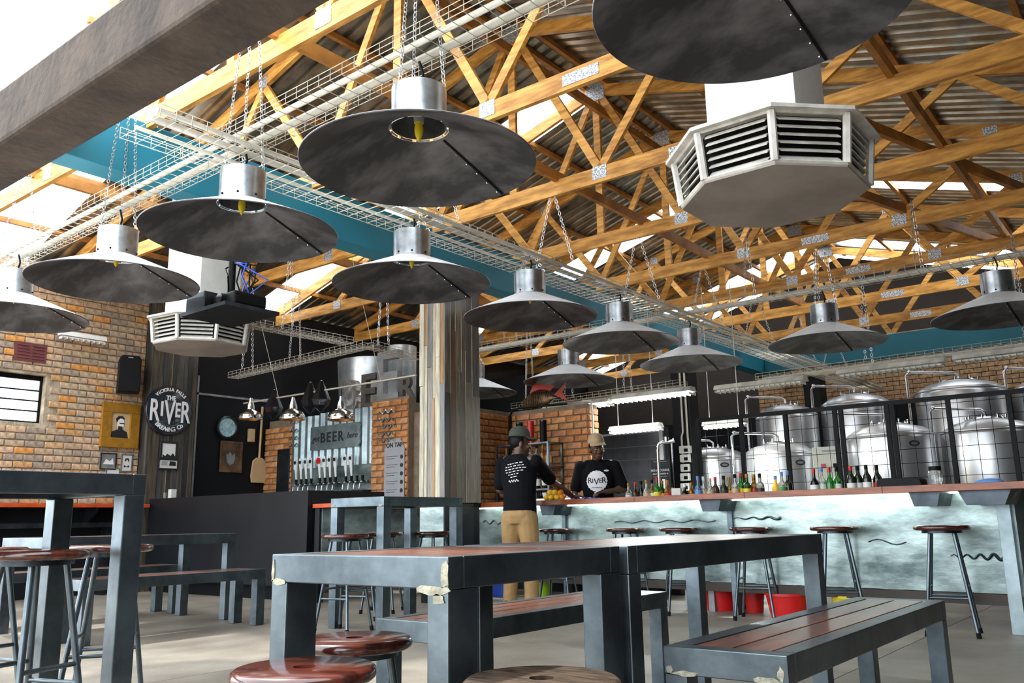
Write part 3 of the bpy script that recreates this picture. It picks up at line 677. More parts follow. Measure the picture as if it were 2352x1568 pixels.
for px_, py_, rz, lab in ((793, 1240, .2, 'bar stool tucked under the tall table near its lit leg'), (825, 1233, .8, 'bar stool behind the tall table, overlapped by another seat'), (880, 1228, .5, 'bar stool with redder seat against the bar return'), (995, 1238, 0, 'bar stool between the tall table and the clad column'),
                          (1280, 1228, .3, 'bar stool beside the person in khaki trousers'), (1438, 1227, .1, 'second bar stool from the person in khaki trousers'), (1563, 1223, .6, 'third bar stool from the person in khaki trousers'), (1728, 1218, .2, 'bar stool in front of the middle bar bracket'), (1918, 1217, .4, 'bar stool just past the end of the long slatted table'), (2163, 1211, .15, 'bar stool standing alone nearest the bar end post')):
    p = atz(px_, py_, .745)
    d = {793: 6.85, 825: 7.7, 880: 8.3, 995: 7.9, 1280: 8.75, 1438: 8.15, 1563: 7.7, 1728: 7.2, 1918: 6.7, 2163: 6.1}[px_]
    p = CP+ray(px_, py_)*d; put(hs, (p.x, p.y, 0), rz, lab, G)
ls = stool(.48, 'glossy dark low stool nearest the left leg of the square table'); ls['group'] = 'low stools'
p = (atz(541, 1530, .48)+atz(860, 1530, .48))/2; ls.location = (p.x, p.y-.0, 0); ls.rotation_euler[2] = .5
put(ls, (-2.1, 1.87, 0), .1, 'glossy dark low stool behind the left leg of the square table', 'low stools')
ws = stool(.48, 'worn unvarnished low stool on the bench side of the square table', seatm='seat_worn'); ws['group'] = 'low stools'
p = (atz(1084, 1556, .48)+atz(1406, 1556, .48))/2; ws.location = (p.x, p.y, 0)
# ================================================================ BAR
BA = math.atan(-.125)
bar = thing('bar_counter', 'long bar counter with brown plank top and lit sheet metal front', 'bar', (-6.2, 7.31, 0), rz=BA)
def bl(s, y, z=0): return Vector((-6.2, 7.31, 0))+Vector((cos(BA)*s-sin(BA)*y, sin(BA)*s+cos(BA)*y, z))
def bs(px_, y=.33): # distance along the bar for a picture column
    d = ray(px_, 1140); n = Vector((-sin(BA), cos(BA), 0)); k = bl(0, y).dot(n)/(d.x*n.x+d.y*n.y)
    p = d*k-Vector((-6.2, 7.31, 0)); return p.x*cos(BA)+p.y*sin(BA)
BT = 1.03; BL = 5.75; OH = .33
cuts = [0, .95, 2.1, 3.25, 4.4, BL]
for a, b in zip(cuts, cuts[1:]):
    for k, (ya, yb) in enumerate(((0, .2), (.203, .4), (.403, .62))):
        MB().box((a+.001, ya, BT-.05), (b-.001, yb, BT)).build('top_board', 'bar_wood', bar, local=True, bevel=.003)
MB().box((-.5, .06, BT-.05), (-.001, .62, BT)).build('top_board', 'bar_wood', bar, local=True, bevel=.003)
posts = [-.45, bs(1297), bs(1676), bs(2296)+.02]
for i, s_ in enumerate(posts):
    w = .05 if i < 3 else .09
    MB().box((s_-w/2, OH-.03, 0 if i == 3 else .0), (s_+w/2, OH+.05, BT-.05)).build('post', 'steel_black' if i < 3 else 'corr', bar, local=True, bevel=.003)
for a, b in zip(posts, posts[1:]):
    MB().box((a+.025, OH, .27), (b-.025, OH+.012, BT-.05)).build('front_panel', 'galv', bar, local=True)
MB().box((-.45, OH-.02, .19), (posts[-1], OH+.04, .265)).build('bottom_rail', 'dark_brown', bar, local=True)
for px_ in (1297, 1668, 2155, 2290):
    s_ = bs(px_); w = .22 if px_ < 2200 else .34
    MB().prism([(-w/2, 0), (w/2, 0), (w*.36, -.10), (-w*.36, -.10)], (s_, .06, BT-.05), (1, 0, 0), (0, 0, 1), (0, .26, 0)).build('bracket', 'steel_dark', bar, local=True)
for s_ in [posts[1]+.25*k for k in (-2, 2, 5.6, 6.6, 9.5, 10.3, 14)]:
    MB().box((s_-.03, OH+.1, 0), (s_+.03, OH+.16, .22)).build('foot', 'letter_grey', bar, local=True)
sp = posts[-1]
MB().box((sp+.045, OH+.02, .25), (sp+.06, OH+.9, BT-.05)).build('end_panel', 'galv', bar, local=True)
MB().box((sp+.045, OH+.8, 0), (sp+.12, OH+.9, BT-.05)).build('post', 'steel_black', bar, local=True)
MB().box((.0, .62, .32), (sp, .66, BT-.05)).build('back_board', 'dark_paint', bar, local=True)
def wave(s0, s1, z, amp, n, taper, name='wave_strip'):
    pts = []; rs = []
    for k in range(n*8+1):
        f_ = k/(n*8); pts.append((s0+(s1-s0)*f_, OH-.006, z+amp*(.5+.5*f_ if taper else 1)*sin(2*pi*n*f_))); rs.append(.003+(.010*f_ if taper else .002))
    MB().tube(pts, rs, 6).build(name, 'steel_dark', bar, local=True, smooth=60)
wave(bs(2168), sp-.04, .52, .022, 4, True); wave(bs(1596), posts[2]-.03, .5, .02, 3, True); wave(posts[2]+.03, bs(1790), .815, .012, 3, True)
wave(bs(1410), bs(1640), .80, .011, 4, False); wave(bs(1110), bs(1150), .82, .02, 2, False); wave(bs(1985), bs(2070), .62, .02, 1, False)
led = MB().box((-.35, .25, BT-.062), (sp-.05, .275, BT-.052)).build('led_strip', 'led', bar, local=True)
for k in range(5):
    ld = bpy.data.lights.new('led_glow', 'AREA'); ld.shape = 'RECTANGLE'; ld.size = 1.0; ld.size_y = .05; ld.energy = 1.0; ld.color = (.85, 1, .94)
    lo = bpy.data.objects.new('led_glow', ld); COL.objects.link(lo); lo.parent = bar; lo.location = (.3+1.12*k, .2, BT-.07); lo.rotation_euler = (radians(18), 0, 0)
# bar return and black tap counter
br = thing('bar_return', 'short bar return with red edge and sheet metal front beside the tap counter', 'bar', (-7.55, 7.2, 0))
MB().box((-7.70, 6.2, 1.005), (-7.36, 8.15, 1.05)).build('top_board', 'red_wood', br, bevel=.004)
for a, b in ((6.25, 7.15), (7.18, 8.1)): MB().box((-7.6, a, .2), (-7.58, b, 1.0)).build('front_panel', 'galv', br)
MB().box((-7.68, 6.22, 0), (-7.6, 6.3, 1.0)).build('post', 'dark_paint', br); MB().box((-7.68, 8.02, 0), (-7.6, 8.1, 1.0)).build('post', 'dark_paint', br)
MB().box((-7.62, 6.3, .1), (-7.57, 8.1, .19)).build('bottom_rail', 'dark_brown', br)
q = MB(); q.tube([(-7.575, 6.9+.8*k/40, .7+.02*sin(k*.9)) for k in range(41)], .006, 5); q.build('wave_strip', 'steel_dark', br, smooth=60)
tcx = -11.04
tcn = thing('tap_counter', 'large plain black serving counter in front of the taps', 'counter', (-9.4, 6.7, 0))
MB().box((tcx, 6.15, .16), (-7.72, 6.2, 1.2)).build('front_panel', 'dark_paint', tcn, bevel=.003)
MB().box((-7.78, 6.2, .16), (-7.72, 7.3, 1.2)).build('side_panel', 'dark_paint', tcn, bevel=.003)
MB().box((tcx, 6.2, 1.14), (-7.78, 6.6, 1.19)).build('top', 'steel_dark', tcn)
MB().box((tcx, 6.25, 0), (-7.76, 6.32, .16)).build('plinth', 'black', tcn)
# black rail along the foot of the counter seen behind the low table
solo(MB().box((-11.2, 5.6, .0), (-11.05, 5.66, .9)).box((-11.2, 4.2, .84), (-11.0, 5.9, .9)), 'wall_rail', 'steel_dark', 'dark rail along the foot of the brick wall', 'rail')
# ================================================================ PEOPLE
def loft(b, rings, n=18):          # rings: (centre, rx, ry, tilt axis ignored) horizontal ellipses
    vs = []
    for c, rx, ry in rings: vs += [(c[0]+rx*cos(2*pi*j/n), c[1]+ry*sin(2*pi*j/n), c[2]) for j in range(n)]
    k = len(rings)
    return b.add(vs, [(i*n+j, i*n+(j+1) % n, (i+1)*n+(j+1) % n, (i+1)*n+j) for i in range(k-1) for j in range(n)]+[tuple(range(n-1, -1, -1)), tuple(range((k-1)*n, k*n))])
def limb(b, pts, rs):
    b.tube(pts, rs, 12)
    for p, r in zip(pts, rs): b.ball(p, r, 12, 8)
    return b
def soft(o, vox, it=4):
    m = o.modifiers.new('remesh', 'REMESH'); m.mode = 'VOXEL'; m.voxel_size = vox; m.use_smooth_shade = True
    s = o.modifiers.new('smooth', 'SMOOTH'); s.iterations = it; s.factor = .5
    return o
def hand(b, wrist, d, palm_n, curl=.5, side=1, s=1.):
    """palm and five bent fingers; d = pointing direction, palm_n = palm normal, side = thumb side"""
    d = Vector(d).normalized(); pn = Vector(palm_n); pn = (pn-d*pn.dot(d)).normalized(); w = d.cross(pn)*side; wr = Vector(wrist)
    k = wr+d*.085*s
    for t in (-.03, -.01, .01, .03): limb(b, [wr+d*.01+w*t*.7, k+w*t], [.017*s, .014*s])
    for i, (t, L) in enumerate(((.033, .068), (.012, .076), (-.010, .071), (-.031, .055))):
        p = k+w*t*s; pts = [p]; a = 0
        for j, f_ in enumerate((.45, .32, .23)):
            a += curl*(.55+.25*j); p = p+(d*cos(a)+pn*sin(a))*L*f_*s*1.1; pts.append(p)
        limb(b, pts, [.0105*s, .0098*s, .009*s, .0078*s])
    p = wr+d*.03+w*.03; limb(b, [p, p+(d*.55+w*.75+pn*.25).normalized()*.035*s, p+(d*.8+w*.5+pn*.45).normalized()*.066*s, p+(d*.95+w*.25+pn*.6).normalized()*.085*s], [.014*s, .0125*s, .011*s, .009*s])
def head(b, c, m3):
    """skull, jaw, nose, ears; m3 orients it (local +y is the face)"""
    c = Vector(c); q = MB()
    q.ball((0, -.012, .035), .1, 16, 12, (.78, .98, .95)); q.ball((0, .03, -.03), .07, 14, 10, (.88, .95, 1.05)); q.ball((0, .055, -.075), .038, 10, 8, (1.1, .9, .8))
    q.ball((0, .088, -.004), .017, 8, 6, (.9, 1, 1.6)); q.ball((0, .1, -.022), .02, 8, 6, (1.25, .8, .7)); q.ball((0, .083, -.058), .02, 8, 6, (1.5, .75, .55)); q.ball((0, .08, .028), .03, 10, 6, (1.7, .6, .45))
    for s in (-1, 1): q.ball((.078*s, -.005, -.005), .026, 8, 6, (.4, .8, 1.2)); q.ball((.04*s, .075, -.02), .022, 8, 6)
    q.xf(m3.to_4x4()); q.v = [p+c for p in q.v]; b.join(q)
def cap(root, c, m3, m, name='cap'):
    q = MB(); R = .104
    q.lathe([(R*1.0, .0), (R*1.02, .02), (R*.97, .05), (R*.78, .088), (R*.4, .108), (0, .113)], 26, cap=False); q.v = [Vector((p.x*.86, p.y*1.05-.008, p.z)) for p in q.v]
    brim = MB(); n = 12; vs = []
    for k in range(n+1):
        a = pi*(.1+.8*k/n); i_ = Vector((R*.84*cos(a), R*1.0*sin(a), .008)); o_ = Vector((R*.90*cos(a), R*1.0*sin(a)+.078*sin(a)**.6, -.012-.010*abs(cos(a)))); vs += [i_, o_, o_+Vector((0, 0, .004)), i_+Vector((0, 0, .004))]
    fs = []
    for k in range(n): fs += [(4*k+j, 4*k+(j+1) % 4, 4*k+4+(j+1) % 4, 4*k+4+j) for j in range(4)]
    brim.add(vs, fs+[(3, 2, 1, 0), (4*n, 4*n+1, 4*n+2, 4*n+3)])
    off = Vector(c)+m3 @ Vector((0, -.004, .072))
    for b_, nm in ((q, name), (brim, None)):
        b_.xf(m3.to_4x4()); b_.v = [p+off for p in b_.v]
    o = q.build(name, m, root, smooth=60, local=True); s = o.modifiers.new('solid', 'SOLIDIFY'); s.thickness = .006
    brim.build('brim', m, o, smooth=40, local=True)
    bt = MB().ball(off+m3 @ Vector((0, -.008, .113)), .008, 8, 5); bt.build('cap_button', m, o, local=True)
    return o
def person(label, loc, rz, RA, LA, hrot, capm, hands, shirt_hem=.88, apart=.0):
    t = thing('person', label, 'person', loc, rz=rz)
    b = MB(); hm = Euler(hrot).to_matrix(); hc = Vector((0, .035, 1.575))
    loft(b, [((0, 0, .84), .15, .105), ((0, 0, .93), .165, .115), ((0, 0, 1.05), .145, .10), ((0, .005, 1.2), .16, .108), ((0, .0, 1.32), .175, .112), ((0, -.01, 1.41), .15, .09), ((0, -.01, 1.46), .07, .065)])
    limb(b, [(0, -.005, 1.42), (0, .01, 1.5), (0, .02, 1.55)], [.07, .058, .056]); head(b, hc, hm)
    for A in (RA, LA):
        sh, el, wr = A; limb(b, [sh, el, wr], [.058, .043, .029]); limb(b, [(sh[0]*.6, sh[1], sh[2]+.01), sh], [.06, .058])
        m = Vector(el).lerp(Vector(wr), .3); b.ball(m, .046, 10, 8)
    for i, (A, H) in enumerate(zip((RA, LA), hands)): hand(b, A[2], H[0], H[1], H[2], 1 if i == 0 else -1)
    for s in (-1, 1):
        limb(b, [(.09*s, 0, .86), (.1*s+apart*s, .015, .48), (.105*s+apart*s, -.01, .09)], [.095, .06, .04]); limb(b, [(.105*s+apart*s, -.03, .05), (.12*s+apart*s, .13, .035)], [.045, .036])
    body = soft(b.build('body', 'skin', t, local=True), .0065, 3)
    # shirt
    q = MB()
    loft(q, [((0, .0, shirt_hem), .172, .130), ((0, .0, shirt_hem+.08), .175, .134), ((0, 0, 1.05), .168, .126), ((0, .005, 1.2), .178, .128), ((0, 0, 1.32), .192, .130), ((0, -.01, 1.40), .175, .108), ((0, -.01, 1.455), .10, .078), ((0, -.005, 1.475), .075, .068)])
    for A in (RA, LA):
        sh, el = Vector(A[0]), Vector(A[1]); limb(q, [Vector((sh.x*.55, sh.y, sh.z+.012)), sh, sh.lerp(el, .8)], [.062, .068, .072])
    shirt = soft(q.build('t_shirt', 'shirt', t, local=True), .009, 5)
    # trousers
    q = MB(); loft(q, [((0, 0, .80), .155, .125), ((0, -.01, .88), .176, .138), ((0, 0, .96), .168, .122), ((0, 0, 1.0), .160, .115)])
    for s in (-1, 1): limb(q, [(.088*s, -.012, .84), (.1*s+apart*s, .012, .48), (.107*s+apart*s, -.01, .12)], [.108, .082, .068]); q.cyl((.107*s+apart*s, -.01, .05), (.107*s+apart*s, -.01, .14), .072, .07, 16)
    soft(q.build('trousers', 'khaki', t, local=True), .011, 4)
    for s in (-1, 1):
        x = .112*s+apart*s
        q = MB(); limb(q, [(x, -.05, .045), (x+.004*s, .04, .05), (x+.01*s, .14, .038)], [.05, .05, .042]); q.v = [Vector((p.x, p.y, max(p.z, .0))) for p in q.v]; soft(q.build('shoe', 'leather', t, local=True), .009, 3)
    cap(t, hc, hm, capm)
    for s in (-1, 1):
        p = hc+hm @ Vector((.034*s, .084, .008)); e = MB().ball(p-hm @ Vector((0, .004, 0)), .0105, 10, 8, (1.2, 1, .7)).build('eye', 'lab_tan', body, smooth=80, local=True)
        MB().ball(p+hm @ Vector((0, .004, -.002)), .006, 8, 6).build('iris', 'black', body, smooth=80, local=True)
    p = hc+hm @ Vector((0, .096, -.058)); q = MB().ball((0, 0, 0), .016, 10, 6, (1.5, .5, .5)); q.xf(hm.to_4x4()); q.v = [v+p for v in q.v]; q.build('mouth', 'lips', body, smooth=80, local=True)
    # short hair under the cap
    q = MB().ball((0, -.014, .030), .1015, 18, 12, (.79, .99, .96)); keep = lambda p: p.y < .03 and p.z > -.045
    q.f = [f_ for f_ in q.f if all(keep(q.v[i]) for i in f_)]; q.xf(hm.to_4x4()); q.v = [v+hc for v in q.v]; q.build('hair', 'black', t, smooth=80, local=True)
    return t, shirt
def wrap(o, shirt, axis='Y', off=.004, neg=True):
    m = o.modifiers.new('wrap', 'SHRINKWRAP'); m.target = shirt; m.wrap_method = 'PROJECT'; m.use_project_y = True; m.use_negative_direction = True; m.use_positive_direction = True; m.offset = off
# -- customer with back to us, wiping hand on the bar
P1 = Vector((-5.25, 6.78, 0)); hw = atz(1332, 1143, 1.06)
rz1 = radians(10); inv = Matrix.Rotation(-rz1, 3, 'Z'); hl = inv @ (hw-P1); hl.z = 1.065
RA = ((.19, .0, 1.40), (hl.x*.62+.02, hl.y*.45, 1.21), tuple(hl-Vector((.07, .05, -.015))))
LA = ((-.19, .0, 1.40), (-.235, .03, 1.14), (-.19, .2, 1.02))
pt, sh1 = person('person in black t-shirt, khaki trousers and olive cap seen from behind, leaning on the bar', P1, rz1, RA, LA, (radians(-4), 0, radians(-52)), 'cap_green', (((.8, .55, -.05), (0, 0, -1), .25), ((.3, .9, -.2), (1, 0, 0), .8)), .87, .01)
r = random.Random(4); q = MB()
for k in range(6):
    z = 1.375-.026*k; w = (.15, .2, .21, .19, .13, .08)[k]; x = -w/2+.01
    while x < w/2:
        L = r.uniform(.012, .035); q.add([(x, -.2, z+.012*sin(x*14)), (x+L, -.2, z+.012*sin((x+L)*14)), (x+L, -.2, z+.008+.012*sin((x+L)*14)), (x, -.2, z+.008+.012*sin(x*14))], [(0, 1, 2, 3)]); x += L+r.uniform(.008, .016)
pr = q.build('back_print', 'print_white', pt, local=True); wrap(pr, sh1); struct(pr, 'stuff')
q = MB(); q.tube([(-.055+.0055*k, -.2, 1.205+.012*sin(k*1.25)+.0006*k) for k in range(21)], .003, 4); pr = q.build('back_scrawl', 'print_white', pt, local=True); wrap(pr, sh1, off=.002)
# -- barman facing us
P2 = Vector((-5.12, 8.02, 0)); rz2 = -2.70
RA = ((.19, .0, 1.40), (.255, .0, 1.13), (.23, .14, .93)); LA = ((-.19, 0, 1.40), (-.27, -.03, 1.15), (-.11, .21, 1.115))
pt2, sh2 = person('barman in black t-shirt with round white print and beige cap looking down behind the bar', P2, rz2, RA, LA, (radians(-7), radians(4), radians(24)), 'cap_tan', (((.0, .6, -.6), (-1, 0, 0), .5), ((.85, .42, -.05), (.2, .1, -1), .55)))
q = MB(); n = 48; pts = [(0, .3, 1.235)]
R0 = .112
rings = [[((R0*(1+(.035*cos(20*2*pi*k/n*1.0) if f_ == 1 else 0)))*f_*cos(2*pi*k/n), .3, 1.235+R0*(1+(.035*cos(20*2*pi*k/n) if f_ == 1 else 0))*f_*sin(2*pi*k/n)) for k in range(n)] for f_ in (.25, .5, .75, 1)]
for rg in rings: pts += rg
fs = [(0, 1+(k+1) % n, 1+k) for k in range(n)]
for i in range(3): fs += [(1+i*n+k, 1+i*n+(k+1) % n, 1+(i+1)*n+(k+1) % n, 1+(i+1)*n+k) for k in range(n)]
pr = q.add(pts, fs).build('chest_badge', 'print_white', pt2, local=True); wrap(pr, sh2, off=.003)
for s_, dx, z, sz in (('R', .075, 1.24, .085), ('I', .043, 1.235, .062), ('V', .002, 1.225, .095), ('E', -.04, 1.235, .062), ('R', -.078, 1.24, .085)):
    b = text(s_, sz, 0, .0012).xf(basis((dx, .3, z), (-.72, 0, 0), (0, 0, 1))); pr = b.build('chest_letter', 'print_black', pt2, local=True); wrap(pr, sh2, off=.0065)
b = MB()
for k in range(7): b.prism([(-.006, -.004), (.006, -.004), (.006, .004), (-.006, .004)], (.05-.0165*k, .3, 1.165), (1, 0, 0), (0, 0, 1), (0, .0001, 0))
pr = b.build('chest_print', 'print_black', pt2, local=True); wrap(pr, sh2, off=.0065); struct(pr, 'stuff')
pr = MB().prism([(.026*cos(2*pi*k/16), .011*sin(2*pi*k/16)) for k in range(16)], (-.105, .3, 1.345), (1, 0, 0), (0, 0, 1), (0, .0, 0.0001)).build('name_tag', 'print_white', pt2, local=True); wrap(pr, sh2, off=.004)
ph_ = Vector((-.035, .275, 1.125)); solo(MB().bc((0, 0, 0), (.06, .1, .006)).xf(basis(Matrix.Translation(P2) @ Matrix.Rotation(rz2, 4, 'Z') @ ph_, (.9, .2, .3), (-.2, .9, .2))), 'card', 'white', 'small white card held in the barman\'s hand', 'card')
# ================================================================ ON AND BEHIND THE BAR
bsh = thing('bottle_shelf', 'dark speed shelf behind the bar top carrying the bottles', 'shelf', tuple(bl(3.3, .85)), rz=BA)
MB().box((-1.8, -.17, .91), (1.8, .17, .95)).build('board', 'dark_paint', bsh, local=True)
for x in (-1.7, -.6, .6, 1.7): MB().box((x-.02, -.15, 0), (x+.02, .15, .91)).build('support', 'dark_paint', bsh, local=True)
BPROF = {'spirit': [(.9, 0), (1, .03), (1, .55), (.85, .62), (.42, .70), (.36, .74), (.34, .93)], 'wine': [(.92, 0), (1, .03), (1, .58), (.92, .66), (.5, .76), (.37, .82), (.36, .95)], 'square': [(1, 0), (1.02, .02), (1.02, .6), (.7, .68), (.42, .72), (.4, .94)]}
def bottle(p, h, kind, glass, capm, labm, label, cat='bottle', group='bottles on the bar shelf', r=None, lab=(.16, .5)):
    t = thing('bottle', label, cat, p, group); R = r or (.037 if kind == 'wine' else .036)
    MB().lathe([(R*a, h*b) for a, b in BPROF[kind]], 14).build('glass', glass, t, smooth=50, local=True)
    MB().lathe([(R*.40, h*.86), (R*.42, h*.87), (R*.42, h), (0, h)], 10).build('cap', capm, t, smooth=50, local=True)
    if labm: MB().lathe([(R*1.035, h*lab[0]), (R*1.035, h*lab[1])], 14, cap=False).build('label', labm, t, smooth=50, local=True)
    return t
def on_shelf(px_, ytop, kind, glass, capm, labm, lab, y=.8):
    n = Vector((-sin(BA), cos(BA), 0)); o = bl(0, y); d = ray(px_, ytop); k = o.dot(n)/(d.x*n.x+d.y*n.y); p = CP+d*k
    h = max(.2, p.z-.95); return bottle((p.x, p.y, .95), h, kind, glass, capm, labm, lab)
BOT = [(1443, 1109, 'spirit', 'g_clear', 'gold_frame', 'lab_white', 'clear bottle with gold cap next to the barman'), (1458, 1107, 'spirit', 'g_brown', 'red_plastic', 'lab_black', 'dark brown bottle with red cap near the barman'), (1472, 1104, 'spirit', 'g_black', 'black', 'lab_black', 'all black bottle near the barman'),
       (1484, 1102, 'spirit', 'g_clear', 'gold_frame', 'lab_tan', 'clear bottle with tan label and gold cap'), (1497, 1101, 'spirit', 'g_amber', 'black', 'lab_white', 'amber bottle with white label under the warning sign'), (1508, 1097, 'square', 'g_bright', 'red_plastic', 'lab_yellow', 'green bottle with red cap under the warning sign'),
       (1520, 1104, 'square', 'g_green', 'gold_frame', 'lab_yellow', 'green bottle with yellow label and gold cap'), (1532, 1102, 'square', 'g_amber', 'gold_frame', 'lab_red', 'amber square bottle with red label left of the column'), (1545, 1112, 'square', 'g_amber', 'black', 'lab_black', 'short amber square bottle with black label left of the column'),
       (1572, 1112, 'spirit', 'g_black', 'white', 'lab_white', 'dark bottle with white label under the column sockets'), (1587, 1108, 'square', 'g_amber', 'gold_frame', 'lab_orange', 'bottle with orange-yellow label right of the column sockets'), (1602, 1093, 'spirit', 'g_blue', 'lab_blue', 'lab_blue', 'pale blue bottle with blue cap'),
       (1615, 1094, 'spirit', 'g_clear', 'white', 'lab_tan', 'clear bottle with white cap beside the blue one'), (1630, 1098, 'spirit', 'g_clear', 'lab_tan', 'lab_tan', 'clear bottle with pinkish cap and tan label'), (1642, 1095, 'spirit', 'g_brown', 'red_plastic', 'lab_black', 'dark bottle with red cap beside tan-labelled clear bottle'),
       (1661, 1092, 'spirit', 'g_dark', 'black', 'lab_black', 'dark bottle above the middle bar bracket'), (1674, 1096, 'spirit', 'g_amber', 'gold_frame', 'lab_tan', 'amber bottle above the middle bar bracket'), (1687, 1088, 'spirit', 'g_clear', 'black', 'lab_tan', 'clear bottle with black cap and tan label'),
       (1700, 1086, 'square', 'g_bright', 'red_plastic', 'lab_yellow', 'green bottle with yellow label and tall red cap'), (1714, 1088, 'square', 'g_green', 'gold_frame', 'lab_yellow', 'green square bottle with yellow label beside the tall red cap'), (1730, 1089, 'square', 'g_amber', 'gold_frame', 'lab_red', 'square whisky bottle with slanted red label'), (1744, 1087, 'square', 'g_clear', 'black', 'lab_black', 'square clear bottle with black label at the row end'),
       (1780, 1092, 'spirit', 'lab_orange', 'lab_blue', None, 'bottle of yellow juice with pourer'), (1794, 1083, 'spirit', 'g_clear', 'lab_blue', 'lab_green', 'clear bottle of lime liquid with pourer'), (1808, 1081, 'spirit', 'g_dark', 'lab_blue', None, 'dark bottle with pourer beside the lime one'),
       (1868, 1076, 'spirit', 'g_black', 'red_plastic', 'lab_white', 'black vermouth bottle with round white label'), (1885, 1072, 'spirit', 'g_clear', 'lab_blue', 'lab_white', 'clear vermouth bottle with round label'), (1903, 1073, 'spirit', 'g_bright', 'red_plastic', None, 'bright green bottle with big red cap'), (1920, 1072, 'spirit', 'g_bright', 'black', 'lab_white', 'bright green vermouth bottle with round white label'),
       (1952, 1070, 'wine', 'g_dark', 'red_plastic', 'lab_white', 'wine bottle with dark red capsule'), (1968, 1069, 'wine', 'g_dark', 'black', 'lab_white', 'middle one of three white-labelled wine bottles'), (1988, 1067, 'wine', 'g_dark', 'black', 'lab_white', 'wine bottle at the end of three white-labelled ones'), (2012, 1068, 'wine', 'g_dark', 'black', 'lab_red', 'wine bottle with red and white label beside the black tray')]
for i, B in enumerate(BOT): on_shelf(*B, y=.78 if i % 2 else .84)
def bat(px_, y, z): 
    n = Vector((-sin(BA), cos(BA), 0)); o = bl(0, y); d = ray(px_, 1130); k = o.dot(n)/(d.x*n.x+d.y*n.y); p = d*k; return Vector((p.x, p.y, z))
p = bat(1555, .8, .95); solo(MB().bc(p+Vector((0, 0, .085)), (.1, .05, .17)), 'paper_box', 'paper', 'plain white box among the bottles left of the column', 'box', bevel=.004)
p = bat(2072, .45, BT); q = MB().prism([(-.17, 0), (.17, 0), (.16, .06), (.13, .075), (-.13, .075), (-.16, .06)], p+Vector((0, -.08, 0)), (1, 0, 0), (0, 0, 1), (0, .2, 0)); solo(q, 'serving_tray', 'black', 'black rounded plastic tray on the bar top', 'tray', bevel=.008)
p = bat(2153, .45, BT); t = thing('glass_jar', 'clear glass jar with black lid on the bar top', 'jar', p); MB().lathe([(.045, 0), (.05, .01), (.05, .10), (.042, .12)], 16).build('glass', 'g_clear', t, smooth=50, local=True); MB().lathe([(.046, .12), (.046, .15), (0, .15)], 16).build('lid', 'black', t, smooth=50, local=True)
p = bat(2275, .42, BT); q = MB(); loft(q, [((p.x, p.y, BT), .1, .07), ((p.x, p.y, BT+.02), .095, .065), ((p.x+.01, p.y, BT+.035), .06, .04), ((p.x+.01, p.y, BT+.04), .02, .02)]); solo(q, 'folded_cap', 'lab_blue', 'small blue folded cap lying on the bar top', 'cap', smooth=60)
# fruit heap and cloth
FR = [(0, 0, 0, 'lemon'), (.07, .01, 0, 'lemon'), (-.07, .015, 0, 'lemon'), (.14, 0, 0, 'orange'), (.035, .05, 0, 'orange'), (.105, .05, 0, 'lime'), (-.03, .06, 0, 'lemon'), (.035, .02, .052, 'lemon'), (-.035, .03, .052, 'lemon'), (.10, .03, .05, 'orange')]
f0 = bat(1266, .16, BT)
for i, (dx, dy, dz, m) in enumerate(FR):
    c = f0+Vector((dx, dy, dz+.03)); q = MB().ball(c, .032, 12, 9, (1.0, 1.0, .94) if m != 'lemon' else (1.18, .95, .94)); nm = {'lemon': 'yellow lemon', 'orange': 'orange', 'lime': 'green lime'}[m]
    solo(q, m, m, nm+' in the small fruit heap on the bar top beside the cloth', 'fruit', 'fruit heap on the bar', smooth=80)
c0 = hw+Vector((.06, .04, 0)); r = random.Random(3); q = MB(); n = 14; vs = []
for i in range(n+1):
    for j in range(n+1):
        u, v = i/n-.5, j/n-.5; vs.append((c0.x+u*.32+.02*sin(v*9), c0.y+v*.2, BT+.006+.028*abs(sin(u*11+v*6))*abs(cos(v*7+u*3))+r.uniform(0, .006)))
q.add(vs, [(i*(n+1)+j, (i+1)*(n+1)+j, (i+1)*(n+1)+j+1, i*(n+1)+j+1) for i in range(n) for j in range(n)]); o = solo(q, 'bar_cloth', 'cloth_blue', 'crumpled blue cleaning cloth under the leaning person\'s hand', 'cloth', smooth=80); s = o.modifiers.new('solid', 'SOLIDIFY'); s.thickness = .003
# buckets under the bar
def bucket(px_, py_, m, lab, r=.16, h=.24, y=.5):
    p = bat(px_, y, 0); t = thing('bucket', lab, 'bucket', p, 'buckets under the bar')
    MB().lathe([(r*.8, 0), (r, h), (r*1.04, h), (r*1.04, h-.02), (r*1.0, h-.02), (r*.97, h-.004), (r*.78, .01)], 24).build('pail', m, t, smooth=40, local=True)
    MB().tube([(r*1.03*cos(a), -.0-.02*sin(a), h-.03-.09*sin(a)) for a in [pi*k/12 for k in range(13)]], .004, 5).build('handle', 'grey_plastic', t, local=True)
bucket(1152, 1360, 'blue_plastic', 'blue bucket behind the person in khaki trousers'); bucket(1243, 1357, 'green_plastic', 'lime green bucket under the bar', .1, .2); bucket(1792, 1388, 'red_plastic', 'bright red bucket under the bar near the long table end', .19, .2, .42); bucket(1640, 1378, 'red_plastic', 'darker red bucket in shade under the bar', .16, .2, .6); bucket(1715, 1378, 'red_plastic', 'small red tub squeezed between the two red buckets', .09, .17, .6); bucket(1930, 1380, 'yellow_plastic', 'yellow bucket under the bar near the bench end', .14, .2, .45)
